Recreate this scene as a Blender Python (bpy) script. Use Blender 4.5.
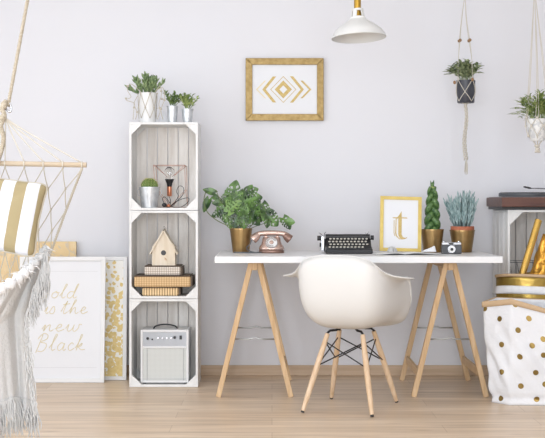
import bpy, math, random
from mathutils import Vector, Matrix
PI = math.pi
for o in list(bpy.data.objects): bpy.data.objects.remove(o)
S = bpy.context.scene
C = S.collection
random.seed(7)

# ---------------------------------------------------------------- camera
F, HX, HY, CH = 1270.0, 272.0, 203.0, 1.03        # focal length in px, vanishing point, eye height
cam_d = bpy.data.cameras.new('camera'); cam = bpy.data.objects.new('camera', cam_d); C.objects.link(cam)
cam.location = (0, 0, CH); cam.rotation_euler = (PI/2, 0, 0)
cam_d.sensor_fit = 'HORIZONTAL'; cam_d.sensor_width = 36.0; cam_d.lens = 36.0*F/545
cam_d.shift_x = 0.5/545; cam_d.shift_y = -16.0/545
S.camera = cam
# ---------------------------------------------------------------- world, light, exposure
W = bpy.data.worlds.new('world'); S.world = W; W.use_nodes = True
W.node_tree.nodes['Background'].inputs[0].default_value = (0.9, 0.95, 1.0, 1)
W.node_tree.nodes['Background'].inputs[1].default_value = 1.0
def area(name, loc, target, sx, sy, power, col):
    l = bpy.data.lights.new(name, 'AREA'); l.shape = 'RECTANGLE'; l.size = sx; l.size_y = sy
    l.energy = power; l.color = col
    o = bpy.data.objects.new(name, l); C.objects.link(o); o.location = loc
    o.rotation_euler = (Vector(target)-Vector(loc)).to_track_quat('-Z', 'Y').to_euler()
    return o
area('window_daylight_left', (-2.74, 4.2, 1.45), (2, 5.6, .8), 3.1, 2.0, 70, (.885,.935,1.0))
area('window_daylight_behind', (-0.4, -1.35, 1.35), (0.0, 7.0, 0.6), 4.2, 2.3, 325, (.885,.935,1.0))
area('overhead_fill_light', (-.3, 4.6, 2.73), (-.3, 4.6, 0), 3.6, 3.2, 26, (.93,.96,1.0))  # added overhead fill to brighten the floor, not a lamp of the room
S.view_settings.view_transform = 'Standard'; S.view_settings.look = 'None'
S.view_settings.exposure = -0.40
S.view_settings.use_curve_mapping = False

# ---------------------------------------------------------------- helpers
def P(px, py, d):
    return Vector(((px-HX)*d/F, d, CH-(py-HY)*d/F))
def X(px, d): return (px-HX)*d/F
def Z(py, d): return CH-(py-HY)*d/F
def sp(v):       # sRGB 0-255 -> linear
    r = []
    for c in v:
        c /= 255.0
        r.append(c/12.92 if c <= .04045 else ((c+.055)/1.055)**2.4)
    return (r[0], r[1], r[2], 1)

MATS = {}
def mat(name, col, rough=.5, metal=0.0, col2=None, scale=(8,8,8), detail=3, bump=0.0, bscale=60, spec=None, mixpos=(.35,.65), trans=0, sheen=0, sub=0):
    m = bpy.data.materials.new(name); m.use_nodes = True; MATS[name] = m
    nt = m.node_tree; b = nt.nodes['Principled BSDF']
    b.inputs['Base Color'].default_value = col
    b.inputs['Roughness'].default_value = rough; b.inputs['Metallic'].default_value = metal
    if spec is not None: b.inputs['Specular IOR Level'].default_value = spec
    if trans: b.inputs['Transmission Weight'].default_value = trans
    if sheen: b.inputs['Sheen Weight'].default_value = sheen
    tc = nt.nodes.new('ShaderNodeTexCoord')
    if col2 is not None:
        mp = nt.nodes.new('ShaderNodeMapping'); mp.inputs['Scale'].default_value = scale
        n = nt.nodes.new('ShaderNodeTexNoise'); n.inputs['Scale'].default_value = 1.0; n.inputs['Detail'].default_value = detail
        r = nt.nodes.new('ShaderNodeValToRGB')
        r.color_ramp.elements[0].position = mixpos[0]; r.color_ramp.elements[1].position = mixpos[1]
        r.color_ramp.elements[0].color = col; r.color_ramp.elements[1].color = col2
        nt.links.new(tc.outputs['Object'], mp.inputs[0]); nt.links.new(mp.outputs[0], n.inputs['Vector'])
        nt.links.new(n.outputs['Fac'], r.inputs[0]); nt.links.new(r.outputs[0], b.inputs['Base Color'])
    if bump:
        n2 = nt.nodes.new('ShaderNodeTexNoise'); n2.inputs['Scale'].default_value = bscale; n2.inputs['Detail'].default_value = 4
        bp = nt.nodes.new('ShaderNodeBump'); bp.inputs['Strength'].default_value = bump; bp.inputs['Distance'].default_value = .01
        nt.links.new(tc.outputs['Object'], n2.inputs['Vector']); nt.links.new(n2.outputs['Fac'], bp.inputs['Height'])
        nt.links.new(bp.outputs[0], b.inputs['Normal'])
    return m

class MB:
    def __init__(s, M=None):
        s.v = []; s.f = []; s.M = M or Matrix.Identity(4)
    def add(s, vs, fs):
        n = len(s.v); s.v += [s.M @ Vector(p) for p in vs]; s.f += [tuple(i+n for i in f) for f in fs]
        return s
    def box(s, x0, x1, y0, y1, z0, z1, R=None):
        vs = [Vector((x, y, z)) for z in (z0, z1) for y in (y0, y1) for x in (x0, x1)]
        if R is not None:
            c = Vector(((x0+x1)/2, (y0+y1)/2, (z0+z1)/2)); vs = [R @ (v-c)+c for v in vs]
        return s.add(vs, [(0,2,3,1),(4,5,7,6),(0,1,5,4),(2,6,7,3),(0,4,6,2),(1,3,7,5)])
    def beam(s, a, b, w, h, up=(0,0,1)):
        a = Vector(a); b = Vector(b); t = (b-a).normalized(); u = Vector(up)
        x = t.cross(u); x = x.normalized() if x.length > 1e-5 else Vector((1,0,0)); y = x.cross(t).normalized()
        vs = []
        for p in (a, b):
            for i, j in ((-1,-1),(1,-1),(1,1),(-1,1)): vs.append(p+x*i*w/2+y*j*h/2)
        return s.add(vs, [(0,3,2,1),(4,5,6,7),(0,1,5,4),(1,2,6,5),(2,3,7,6),(3,0,4,7)])
    def tube(s, pts, r, n=8, closed=False, flat=1.0):
        pts = [Vector(p) for p in pts]; N = len(pts)
        rs = list(r) if isinstance(r, (list, tuple)) else [r]*N
        vs = []; ref = None
        for i, p in enumerate(pts):
            a = pts[(i-1) % N] if (closed or i > 0) else p
            b = pts[(i+1) % N] if (closed or i < N-1) else p
            t = (b-a)
            t = t.normalized() if t.length > 1e-9 else Vector((0,0,1))
            if ref is None:
                ref = t.cross(Vector((0.13,1,0.07)))
                if ref.length < 1e-3: ref = t.cross(Vector((1,0,0)))
            ref = (ref-t*ref.dot(t)); ref = ref.normalized() if ref.length > 1e-6 else t.orthogonal().normalized()
            q = t.cross(ref)
            for k in range(n):
                an = 2*PI*k/n; vs.append(p+ref*math.cos(an)*rs[i]+q*math.sin(an)*rs[i]*flat)
        fs = []
        for i in range(N if closed else N-1):
            j = (i+1) % N
            for k in range(n):
                l = (k+1) % n; fs.append((i*n+k, i*n+l, j*n+l, j*n+k))
        if not closed:
            fs.append(tuple(range(n-1, -1, -1))); fs.append(tuple(range((N-1)*n, N*n)))
        return s.add(vs, fs)
    def lathe(s, prof, c=(0,0,0), n=32, R=None, caps=True):
        vs = []; fs = []; c = Vector(c)
        for r, z in prof:
            for k in range(n):
                a = 2*PI*k/n; v = Vector((r*math.cos(a), r*math.sin(a), z))
                if R is not None: v = R @ v
                vs.append(v+c)
        for i in range(len(prof)-1):
            for k in range(n):
                l = (k+1) % n; fs.append((i*n+k, i*n+l, (i+1)*n+l, (i+1)*n+k))
        if caps:
            if prof[0][0] > 1e-6: fs.append(tuple(range(n-1, -1, -1)))
            if prof[-1][0] > 1e-6: fs.append(tuple(range((len(prof)-1)*n, len(prof)*n)))
        return s.add(vs, fs)
    def ball(s, c, rx, ry=None, rz=None, n=12, m=8, R=None):
        ry = rx if ry is None else ry; rz = rx if rz is None else rz
        vs = []; fs = []; c = Vector(c)
        for i in range(m+1):
            t = PI*i/m
            for k in range(n):
                a = 2*PI*k/n; v = Vector((rx*math.sin(t)*math.cos(a), ry*math.sin(t)*math.sin(a), -rz*math.cos(t)))
                if R is not None: v = R @ v
                vs.append(v+c)
        for i in range(m):
            for k in range(n):
                l = (k+1) % n; fs.append((i*n+k, i*n+l, (i+1)*n+l, (i+1)*n+k))
        return s.add(vs, fs)
    def prism(s, pts, fn, d0, d1):    # 2d outline extruded; fn(a, b, d) -> point
        n = len(pts); vs = [fn(a, b, d0) for a, b in pts]+[fn(a, b, d1) for a, b in pts]
        fs = [tuple(range(n)), tuple(range(2*n-1, n-1, -1))]
        for i in range(n): j = (i+1) % n; fs.append((i, i+n, j+n, j))
        return s.add(vs, fs)
    def grid(s, fn, nu, nv, closeu=False, mask=None):
        vs = [fn(i/(nu if closeu else nu), j/nv) for j in range(nv+1) for i in range(nu if closeu else nu+1)]
        w = nu if closeu else nu+1; fs = []
        for j in range(nv):
            for i in range(nu):
                if mask and mask((i+.5)/nu, (j+.5)/nv): continue
                i2 = (i+1) % w if closeu else i+1
                fs.append((j*w+i, j*w+i2, (j+1)*w+i2, (j+1)*w+i))
        return s.add(vs, fs)
    def build(s, name, m, parent=None, smooth=False, bevel=0, sub=0, solid=0, org=None, seg=2):
        o3 = ORG.get(parent.name, Vector()) if parent else Vector(org if org is not None else (0,0,0))
        me = bpy.data.meshes.new(name); me.from_pydata([v-o3 for v in s.v], [], s.f)
        me.update()
        import bmesh
        bm = bmesh.new(); bm.from_mesh(me)
        loose = [v for v in bm.verts if not v.link_faces]
        if loose: bmesh.ops.delete(bm, geom=loose, context='VERTS')
        bmesh.ops.recalc_face_normals(bm, faces=bm.faces); bm.to_mesh(me); bm.free()
        if smooth:
            for p in me.polygons: p.use_smooth = True
            if smooth == 'auto': me.set_sharp_from_angle(angle=math.radians(35))
        me.materials.append(MATS[m] if isinstance(m, str) else m)
        o = bpy.data.objects.new(name, me); C.objects.link(o)
        if parent: o.parent = parent
        else: o.location = o3
        ORG[o.name] = o3
        if solid:
            k = o.modifiers.new('solid', 'SOLIDIFY'); k.thickness = solid; k.offset = 0
        if sub:
            k = o.modifiers.new('sub', 'SUBSURF'); k.levels = sub; k.render_levels = sub
        if bevel:
            k = o.modifiers.new('bevel', 'BEVEL'); k.width = bevel; k.segments = seg; k.limit_method = 'ANGLE'
        return o
ORG = {}
def thing(name, label, cat, loc, group=None):
    o = bpy.data.objects.new(name, None); C.objects.link(o); o.location = loc; o.empty_display_size = .05
    o['label'] = label; o['category'] = cat
    if group: o['group'] = group
    ORG[o.name] = Vector(loc)
    return o
def tag(o, label, cat, group=None):
    o['label'] = label; o['category'] = cat
    if group: o['group'] = group
    return o
def struct(o): o['kind'] = 'structure'; return o
def stuff(o): o['kind'] = 'stuff'; return o
def dup(root, dx, label, group=None):
    r = root.copy(); C.objects.link(r); r.location = Vector(root.location)+Vector(dx); r['label'] = label
    if group: r['group'] = group
    for ch in list(root.children):
        c = ch.copy(); C.objects.link(c); c.parent = r
        for g in ch.children:
            d = g.copy(); C.objects.link(d); d.parent = c
    return r
def spline(pts, k=6, closed=False):
    pts = [Vector(p) for p in pts]; n = len(pts); out = []
    for i in range(n if closed else n-1):
        g = lambda j: pts[j % n] if closed else pts[max(0, min(n-1, j))]
        a, b, c, d = g(i-1), g(i), g(i+1), g(i+2)
        for q in range(k):
            t = q/k
            out.append(.5*((2*b)+(c-a)*t+(2*a-5*b+4*c-d)*t*t+(3*b-a-3*c+d)*t*t*t))
    if not closed: out.append(pts[-1])
    return out
def interp(tab, x):
    if x <= tab[0][0]: return tab[0][1]
    for (a, b), (c, d) in zip(tab, tab[1:]):
        if x <= c: return b+(d-b)*(x-a)/(c-a)
    return tab[-1][1]
def frame_axes(t, up):
    t = Vector(t).normalized(); n = Vector(up); n = (n-t*n.dot(t))
    n = n.normalized() if n.length > 1e-5 else t.orthogonal().normalized()
    return t, n, t.cross(n)
def leaf(mb, base, direc, nrm, L, Wd, fold=.25, droop=.2, n=5, shape='oval'):
    t, nn, sd = frame_axes(direc, nrm); base = Vector(base)
    def fn(u, v):
        if shape == 'oval': w = math.sin(PI*min(1, .04+v*.96))**.75
        else: w = min(1, 2.2*v+.15)*(1-v)**.65*1.25
        a = (u-.5)*2
        return base+t*(v*L)+sd*(a*w*Wd/2)+nn*(abs(a)*w*Wd*fold-droop*L*v*v)
    mb.grid(fn, 2, n)
def finger(mb, base, direc, L, r, bend=.15, n=6, up=(0,0,1)):
    d = Vector(direc).normalized(); base = Vector(base); pts = []; rs = []
    for i in range(5):
        v = i/4; pts.append(base+d*L*v+Vector(up)*bend*L*v*v)
        rs.append(r*(.55, .95, 1, .72, .12)[i])
    mb.tube(pts, rs, n)

# ---------------------------------------------------------------- materials
mat('wall_paint', sp((224,224,228)), .85, bump=.03, bscale=220)
mat('ceiling_paint', sp((240,240,240)), .9)
mat('white_lacquer', sp((230,230,230)), .35)
mat('crate_white', sp((228,228,227)), .65, col2=sp((214,213,211)), scale=(12,12,5), mixpos=(.45,.8), bump=.15, bscale=60)
mat('crate_back', sp((240,236,231)), .75, col2=sp((216,209,201)), scale=(30,8,4), mixpos=(.35,.75), bump=.3, bscale=60)
mat('birch', sp((214,184,146)), .55, col2=sp((196,160,116)), scale=(60,60,4), mixpos=(.3,.7))
mat('beech', sp((220,194,164)), .5, col2=sp((204,172,136)), scale=(60,60,5), mixpos=(.3,.7))
mat('pale_wood', sp((196,180,158)), .6, col2=sp((184,166,142)), scale=(4,40,40), mixpos=(.3,.7))
mat('brass_satin', sp((166,136,90)), .33, .8, col2=sp((118,92,56)), scale=(5,5,9), mixpos=(.3,.75))
mat('brass_rod', sp((176,140,58)), .35, .8)
mat('gold_foil', sp((200,164,88)), .2, .95, bump=.25, bscale=25)
mat('gold_crumple', sp((214,160,70)), .3, .85, bump=1.0, bscale=45)
mat('gold_band', sp((150,126,64)), .3, .85, bump=.5, bscale=14)
mat('gold_dot', sp((140,116,62)), .4, .7)
mat('gold_print', sp((184,158,92)), .5, .2, col2=sp((198,174,112)), scale=(90,90,90))
mat('gold_print_pale', sp((228,214,176)), .6)
mat('gold_print_letter', sp((222,208,166)), .55)
mat('yellow_frame', sp((210,186,104)), .4, .15, col2=sp((198,172,88)), scale=(20,20,20))
mat('gold_frame', sp((158,135,88)), .36, .6, col2=sp((136,113,68)), scale=(40,4,40), bump=.3, bscale=120)
mat('paper_white', sp((228,229,232)), .7)
mat('paper_crumple', sp((226,227,230)), .7, bump=1.0, bscale=13)
mat('lamp_white', sp((212,212,210)), .4)
mat('kraft', sp((196,168,134)), .8, bump=.3, bscale=60)
mat('frame_white', sp((226,226,226)), .45)
mat('leaf_monstera', sp((32,60,24)), .34, col2=sp((98,134,66)), scale=(20,20,20), mixpos=(.38,.64))  # wide dark-to-light noise paints depth shadows into the leaf colour
mat('leaf_light', sp((122,152,84)), .45, col2=sp((96,130,64)), scale=(30,30,30))
mat('leaf_succulent', sp((92,120,78)), .5, col2=sp((142,160,112)), scale=(40,40,40))
mat('leaf_green', sp((74,104,58)), .5, col2=sp((132,152,92)), scale=(50,50,50))
mat('leaf_fern', sp((92,122,58)), .5, col2=sp((176,188,118)), scale=(50,50,50))
mat('leaf_grey', sp((96,112,76)), .5, col2=sp((178,188,146)), scale=(50,50,50))
mat('leaf_blue', sp((122,150,150)), .6, col2=sp((176,196,196)), scale=(40,40,30))
mat('leaf_sanse', sp((52,86,46)), .45, col2=sp((98,130,74)), scale=(70,70,70))
mat('cactus_green', sp((104,126,62)), .6)
mat('spine', sp((214,204,140)), .6)
mat('stem', sp((96,110,58)), .6)
mat('soil', sp((62,48,38)), .95, bump=.6, bscale=150)
mat('terracotta', sp((176,104,76)), .75)
mat('zinc', sp((214,217,219)), .35, .6, col2=sp((188,192,196)), scale=(30,30,30))
mat('white_ceramic', sp((226,226,225)), .4)
mat('marbled_ceramic', sp((224,224,222)), .4, col2=sp((196,198,200)), scale=(45,45,45), mixpos=(.52,.6))
mat('black_pot', sp((58,60,68)), .4)
mat('cord', sp((190,182,166)), .85)
mat('cord_white', sp((204,198,186)), .85)
mat('rope', sp((162,150,130)), .9, col2=sp((192,182,164)), scale=(150,150,150))
mat('bead', sp((146,112,78)), .5)
mat('copper', sp((214,140,108)), .3, .8)
mat('copper_wire', sp((214,172,156)), .35, .6)
mat('rose_gold', sp((194,168,156)), .27, .7)
mat('rose_dark', sp((134,106,94)), .33, .55)
mat('black_metal', sp((38,38,40)), .4, .4)
mat('black_plastic', sp((34,34,36)), .4)
mat('dark_grey', sp((78,80,84)), .5)
mat('mid_grey', sp((150,152,156)), .45)
mat('chrome', sp((190,192,196)), .22, .9)
mat('steel_bar', sp((176,178,178)), .35, .7)
mat('key_cream', sp((206,202,190)), .5)
mat('amp_white', sp((224,224,224)), .6, bump=.2, bscale=250)
mat('amp_panel', sp((164,166,170)), .4, .3)
mat('turntable_wood', sp((98,56,40)), .4, col2=sp((70,38,28)), scale=(5,40,40), mixpos=(.3,.7))
mat('chair_shell', sp((221,220,217)), .38)
mat('cable', sp((92,96,100)), .5)
mat('blanket', sp((206,206,205)), .95, bump=.5, bscale=90)
mat('blanket_white', sp((226,226,226)), .95, bump=.4, bscale=90)
mat('birdhouse_wood', sp((226,215,198)), .65, col2=sp((214,200,178)), scale=(50,50,5))
mat('brown_lid', sp((92,78,66)), .7)
mat('bulb_glass', (1,1,1,1), .03, trans=1.0)
mat('picture_glass', (1,1,1,1), .05, trans=1.0)
mat('line_grey', sp((204,205,207)), .6)
mat('magazine', sp((226,226,226)), .5)
mat('crumple_grey', sp((186,186,184)), .6, bump=.5, bscale=40)

def nodes(m):
    nt = m.node_tree; return nt, nt.nodes['Principled BSDF']
# oak laminate floor
def floor_material():
    m = mat('oak_floor', sp((206,178,146)), .36); nt, b = nodes(m)
    N = nt.nodes.new; L = nt.links.new
    tc = N('ShaderNodeTexCoord')
    br = N('ShaderNodeTexBrick'); br.inputs['Scale'].default_value = 1
    br.inputs['Brick Width'].default_value = 1.25; br.inputs['Row Height'].default_value = .19
    br.inputs['Mortar Size'].default_value = .0016; br.inputs['Mortar Smooth'].default_value = .3; br.offset = .37
    br.inputs['Color1'].default_value = (0,0,0,1); br.inputs['Color2'].default_value = (1,1,1,1); br.inputs['Mortar'].default_value = (.5,.5,.5,1)
    L(tc.outputs['Object'], br.inputs['Vector'])
    r0 = N('ShaderNodeValToRGB'); r0.color_ramp.elements[0].color = sp((214,190,163)); r0.color_ramp.elements[1].color = sp((226,206,182))
    L(br.outputs['Color'], r0.inputs[0])
    mp = N('ShaderNodeMapping'); mp.inputs['Scale'].default_value = (1.6, 26, 1)
    n = N('ShaderNodeTexNoise'); n.inputs['Scale'].default_value = 1; n.inputs['Detail'].default_value = 6; n.inputs['Distortion'].default_value = .6
    L(tc.outputs['Object'], mp.inputs[0]); L(mp.outputs[0], n.inputs['Vector'])
    r1 = N('ShaderNodeValToRGB'); r1.color_ramp.elements[0].position = .32; r1.color_ramp.elements[1].position = .68
    r1.color_ramp.elements[0].color = (.66,.60,.53,1); r1.color_ramp.elements[1].color = (1.12,1.11,1.10,1)
    L(n.outputs['Fac'], r1.inputs[0])
    mx = N('ShaderNodeMixRGB'); mx.blend_type = 'MULTIPLY'; mx.inputs[0].default_value = .75
    L(r0.outputs[0], mx.inputs[1]); L(r1.outputs[0], mx.inputs[2])
    # knots
    mp2 = N('ShaderNodeMapping'); mp2.inputs['Scale'].default_value = (2.2, 5.5, 1)
    vo = N('ShaderNodeTexVoronoi'); vo.inputs['Scale'].default_value = 1.0
    L(tc.outputs['Object'], mp2.inputs[0]); L(mp2.outputs[0], vo.inputs['Vector'])
    r2 = N('ShaderNodeValToRGB'); r2.color_ramp.elements[0].position = .02; r2.color_ramp.elements[1].position = .14
    r2.color_ramp.elements[0].color = (.66,.58,.5,1); r2.color_ramp.elements[1].color = (1,1,1,1)
    L(vo.outputs['Distance'], r2.inputs[0])
    mx2 = N('ShaderNodeMixRGB'); mx2.blend_type = 'MULTIPLY'; mx2.inputs[0].default_value = .8
    L(mx.outputs[0], mx2.inputs[1]); L(r2.outputs[0], mx2.inputs[2])
    r3 = N('ShaderNodeValToRGB'); r3.color_ramp.elements[0].color = (1,1,1,1); r3.color_ramp.elements[1].color = (.72,.66,.6,1)
    L(br.outputs['Fac'], r3.inputs[0])
    mx3 = N('ShaderNodeMixRGB'); mx3.blend_type = 'MULTIPLY'; mx3.inputs[0].default_value = 1
    L(mx2.outputs[0], mx3.inputs[1]); L(r3.outputs[0], mx3.inputs[2]); L(mx3.outputs[0], b.inputs['Base Color'])
floor_material()
def baseboard_material():
    mat('oak_skirting', sp((206,182,156)), .5, col2=sp((190,164,136)), scale=(2.5,30,60), mixpos=(.3,.7))
baseboard_material()
def stripe_material():   # gold / white striped cushion, uses object x
    m = mat('cushion_stripe', sp((240,241,246)), .75, bump=.2, bscale=200); nt, b = nodes(m); N = nt.nodes.new; L = nt.links.new
    tc = [n for n in nt.nodes if n.type == 'TEX_COORD'][0]
    sx = N('ShaderNodeSeparateXYZ'); L(tc.outputs['Object'], sx.inputs[0])
    a = N('ShaderNodeMath'); a.operation = 'MULTIPLY_ADD'; a.inputs[1].default_value = 1/.0955; a.inputs[2].default_value = .40+20
    L(sx.outputs[0], a.inputs[0])
    f = N('ShaderNodeMath'); f.operation = 'FRACT'; L(a.outputs[0], f.inputs[0])
    r = N('ShaderNodeValToRGB'); r.color_ramp.interpolation = 'CONSTANT'
    r.color_ramp.elements[0].color = sp((214,216,222)); r.color_ramp.elements[1].position = .52; r.color_ramp.elements[1].color = sp((160,146,110))
    L(f.outputs[0], r.inputs[0]); L(r.outputs[0], b.inputs['Base Color'])
stripe_material()
def canvas_material():
    m = mat('gold_canvas', sp((222,196,152)), .6); nt, b = nodes(m); N = nt.nodes.new; L = nt.links.new
    tc = N('ShaderNodeTexCoord'); n = N('ShaderNodeTexNoise'); n.inputs['Scale'].default_value = 7; n.inputs['Distortion'].default_value = 2.4; n.inputs['Detail'].default_value = 3
    L(tc.outputs['Object'], n.inputs['Vector'])
    r = N('ShaderNodeValToRGB'); r.color_ramp.elements[0].color = sp((232,208,166)); r.color_ramp.elements[0].position = .3
    r.color_ramp.elements[1].color = sp((224,196,148)); r.color_ramp.elements[1].position = .72
    for p, c in ((.44,(224,194,142)),(.49,(206,190,168)),(.54,(228,200,150))):
        e = r.color_ramp.elements.new(p); e.color = sp(c)
    L(n.outputs['Fac'], r.inputs[0]); L(r.outputs[0], b.inputs['Base Color'])
canvas_material()
def wicker_material(name, c1, c2, c3, sx, sz):
    m = mat(name, sp(c1), .7); nt, b = nodes(m); N = nt.nodes.new; L = nt.links.new
    tc = N('ShaderNodeTexCoord'); s = N('ShaderNodeSeparateXYZ'); L(tc.outputs['Object'], s.inputs[0])
    def wave(out, k):
        a = N('ShaderNodeMath'); a.operation = 'MULTIPLY'; a.inputs[1].default_value = k; L(out, a.inputs[0])
        q = N('ShaderNodeMath'); q.operation = 'SINE'; L(a.outputs[0], q.inputs[0])
        w = N('ShaderNodeMath'); w.operation = 'MULTIPLY_ADD'; w.inputs[1].default_value = .5; w.inputs[2].default_value = .5; L(q.outputs[0], w.inputs[0])
        return w
    wx = wave(s.outputs[0], 2*PI/sx); wz = wave(s.outputs[2], 2*PI/sz)
    r = N('ShaderNodeValToRGB'); r.color_ramp.elements[0].color = sp(c2); r.color_ramp.elements[0].position = .1; r.color_ramp.elements[1].color = sp(c1); r.color_ramp.elements[1].position = .45
    L(wx.outputs[0], r.inputs[0])
    r2 = N('ShaderNodeValToRGB'); r2.color_ramp.elements[0].color = sp(c3); r2.color_ramp.elements[0].position = .1; r2.color_ramp.elements[1].color = (1,1,1,1); r2.color_ramp.elements[1].position = .4
    L(wz.outputs[0], r2.inputs[0])
    mx = N('ShaderNodeMixRGB'); mx.blend_type = 'MULTIPLY'; mx.inputs[0].default_value = 1
    L(r.outputs[0], mx.inputs[1]); L(r2.outputs[0], mx.inputs[2]); L(mx.outputs[0], b.inputs['Base Color'])
wicker_material('wicker_pale', (226,217,206), (184,172,160), (215,205,195), .0125, .013)
wicker_material('wicker_honey', (216,186,142), (192,158,112), (235,220,205), .014, .012)
wicker_material('wicker_slat', (232,204,158), (150,116,78), (255,255,255), .0145, 1.0)
wicker_material('amp_cloth', (212,214,211), (200,202,199), (240,240,238), .007, .007)
def dotted_print_material():   # gold confetti that gets denser towards the bottom of the sheet
    m = mat('gold_confetti', sp((240,238,232)), .6); nt, b = nodes(m); N = nt.nodes.new; L = nt.links.new
    tc = N('ShaderNodeTexCoord'); v = N('ShaderNodeTexVoronoi'); v.inputs['Scale'].default_value = 36; v.inputs['Randomness'].default_value = .8
    L(tc.outputs['Object'], v.inputs['Vector'])
    s = N('ShaderNodeSeparateXYZ'); L(tc.outputs['Object'], s.inputs[0])
    mr = N('ShaderNodeMapRange'); mr.inputs['From Min'].default_value = .02; mr.inputs['From Max'].default_value = .68
    mr.inputs['To Min'].default_value = .70; mr.inputs['To Max'].default_value = .40; L(s.outputs[2], mr.inputs['Value'])
    n = N('ShaderNodeTexNoise'); n.inputs['Scale'].default_value = 55; L(tc.outputs['Object'], n.inputs['Vector'])
    ad = N('ShaderNodeMath'); ad.operation = 'MULTIPLY_ADD'; ad.inputs[1].default_value = .75; L(n.outputs['Fac'], ad.inputs[0]); L(v.outputs['Distance'], ad.inputs[2])
    sb = N('ShaderNodeMath'); sb.operation = 'LESS_THAN'
    a2 = N('ShaderNodeMath'); a2.operation = 'SUBTRACT'; a2.inputs[1].default_value = .375; L(ad.outputs[0], a2.inputs[0])
    L(a2.outputs[0], sb.inputs[0]); L(mr.outputs[0], sb.inputs[1])
    mx = N('ShaderNodeMixRGB'); mx.inputs[1].default_value = sp((240,238,232)); 
    mx2 = N('ShaderNodeMixRGB'); mx2.inputs[1].default_value = sp((238,218,160)); mx2.inputs[2].default_value = sp((208,178,104))
    L(n.outputs['Fac'], mx2.inputs[0]); L(mx2.outputs[0], mx.inputs[2]); L(sb.outputs[0], mx.inputs[0]); L(mx.outputs[0], b.inputs['Base Color'])
dotted_print_material()

# ---------------------------------------------------------------- room
WY = 7.59; XL, XR, YB, ZC = -2.8, 3.0, -1.5, 2.75
struct(MB().box(XL-.15, XR+.15, YB-.15, WY+.15, -.1, 0).build('floor', 'oak_floor'))
struct(MB().box(XL-.15, XR+.15, YB-.15, WY+.15, ZC, ZC+.1).build('ceiling', 'ceiling_paint'))
struct(MB().box(XL-.15, XR+.15, WY, WY+.15, 0, ZC).build('wall_back', 'wall_paint'))
struct(MB().box(XR, XR+.15, YB-.15, WY, 0, ZC).build('wall_right', 'wall_paint'))
w = MB(); w.box(XL-.15, XL, YB-.15, 2.6, 0, ZC); w.box(XL-.15, XL, 5.8, WY, 0, ZC); w.box(XL-.15, XL, 2.6, 5.8, 0, .4); w.box(XL-.15, XL, 2.6, 5.8, 2.5, ZC)
struct(w.build('wall_left', 'wall_paint'))
w = MB(); w.box(XL, -2.55, YB-.15, YB, 0, ZC); w.box(1.75, XR, YB-.15, YB, 0, ZC); w.box(-2.55, 1.75, YB-.15, YB, 0, .35); w.box(-2.55, 1.75, YB-.15, YB, 2.65, ZC)
struct(w.build('wall_front', 'wall_paint'))
w = MB()
for y in (2.6, 3.65, 4.7, 5.75): w.box(XL-.13, XL-.07, y, y+.05, .4, 2.5)
w.box(XL-.13, XL-.07, 2.6, 5.8, .4, .45); w.box(XL-.13, XL-.07, 2.6, 5.8, 2.45, 2.5)
struct(w.build('window_1', 'white_lacquer'))
w = MB()
for x in (-2.55, -1.15, .28, 1.7): w.box(x, x+.05, YB-.13, YB-.07, .35, 2.65)
w.box(-2.55, 1.75, YB-.13, YB-.07, .35, .4); w.box(-2.55, 1.75, YB-.13, YB-.07, 2.6, 2.65)
struct(w.build('window_2', 'white_lacquer'))
struct(MB().box(XL, XR, WY-.014, WY, 0, .062).build('baseboard_back', 'oak_skirting', bevel=.003))

# ---------------------------------------------------------------- crates
def crate(name, x0, x1, y0, y1, z0, z1, label, nback=6, nside=3, g=.009, t=.013, tri=.055, group='white wooden crates'):
    cx = (x0+x1)/2; r = thing('wooden_crate', label, 'crate', (cx, (y0+y1)/2, z0), group)
    z0 += .0012; z1 -= .0012
    for a, b in ((x0, x0+t), (x1-t, x1)):
        m = MB(); w = ((y1-t)-(y0+.001)-g*(nside-1))/nside
        for k in range(nside): y = y0+.001+k*(w+g); m.box(a, b, y, y+w, z0+t, z1-t)
        m.build('side_panel', 'crate_white', r, bevel=.0012, seg=1)
    MB().box(x0, x1, y0, y1, z1-t, z1).build('top_board', 'crate_white', r, bevel=.0015, seg=1)
    MB().box(x0, x1, y0, y1, z0, z0+t).build('bottom_board', 'crate_white', r, bevel=.0015, seg=1)
    m = MB(); g2 = .0045; w = (x1-x0-2*t-g2*(nback-1))/nback
    for k in range(nback):
        x = x0+t+k*(w+g2); m.box(x, x+w, y1-t+.001, y1-.001, z0+t, z1-t)
    m.build('back_panel', 'crate_back', r, bevel=.001, seg=1)
    for sx in (0, 1):
        for sz in (0, 1):
            for yy in (y0+.002, y1-t-.022):
                ax = x0+t if not sx else x1-t; az = z0+t if not sz else z1-t
                dx = tri if not sx else -tri; dz = tri if not sz else -tri
                MB().prism([(ax, az), (ax+dx, az), (ax, az+dz)], lambda a, b, d: Vector((a, d, b)), yy, yy+.02).build('corner_block', 'crate_white', r)
    return r
TD = 7.095; TB = 7.395
tx0, tx1 = X(129.2, TD), X(198, TD)
H3 = 1.483/3
for k, lb in enumerate(('white slatted crate on the floor holding the guitar amplifier', 'white slatted crate in the middle of the tower, holding the birdhouse', 'white slatted crate topmost of the tower, under the potted plants')):
    crate('c', tx0, tx1, TD, TB, k*H3, (k+1)*H3, lb, group=None)
RD, RB = 7.05, 7.55; rx0 = X(507.8, RD); rx1 = rx0+.40; RZ = .993
crate('c', rx0, rx1, RD, RB, 0, RZ-.5, 'white slatted crate standing on the floor behind the paper bags', nside=4, g=.024, tri=.07, group=None)
crate('c', rx0, rx1, RD, RB, RZ-.5, RZ, 'white slatted crate directly under the record player', nside=4, g=.024, tri=.07, group=None)

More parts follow.
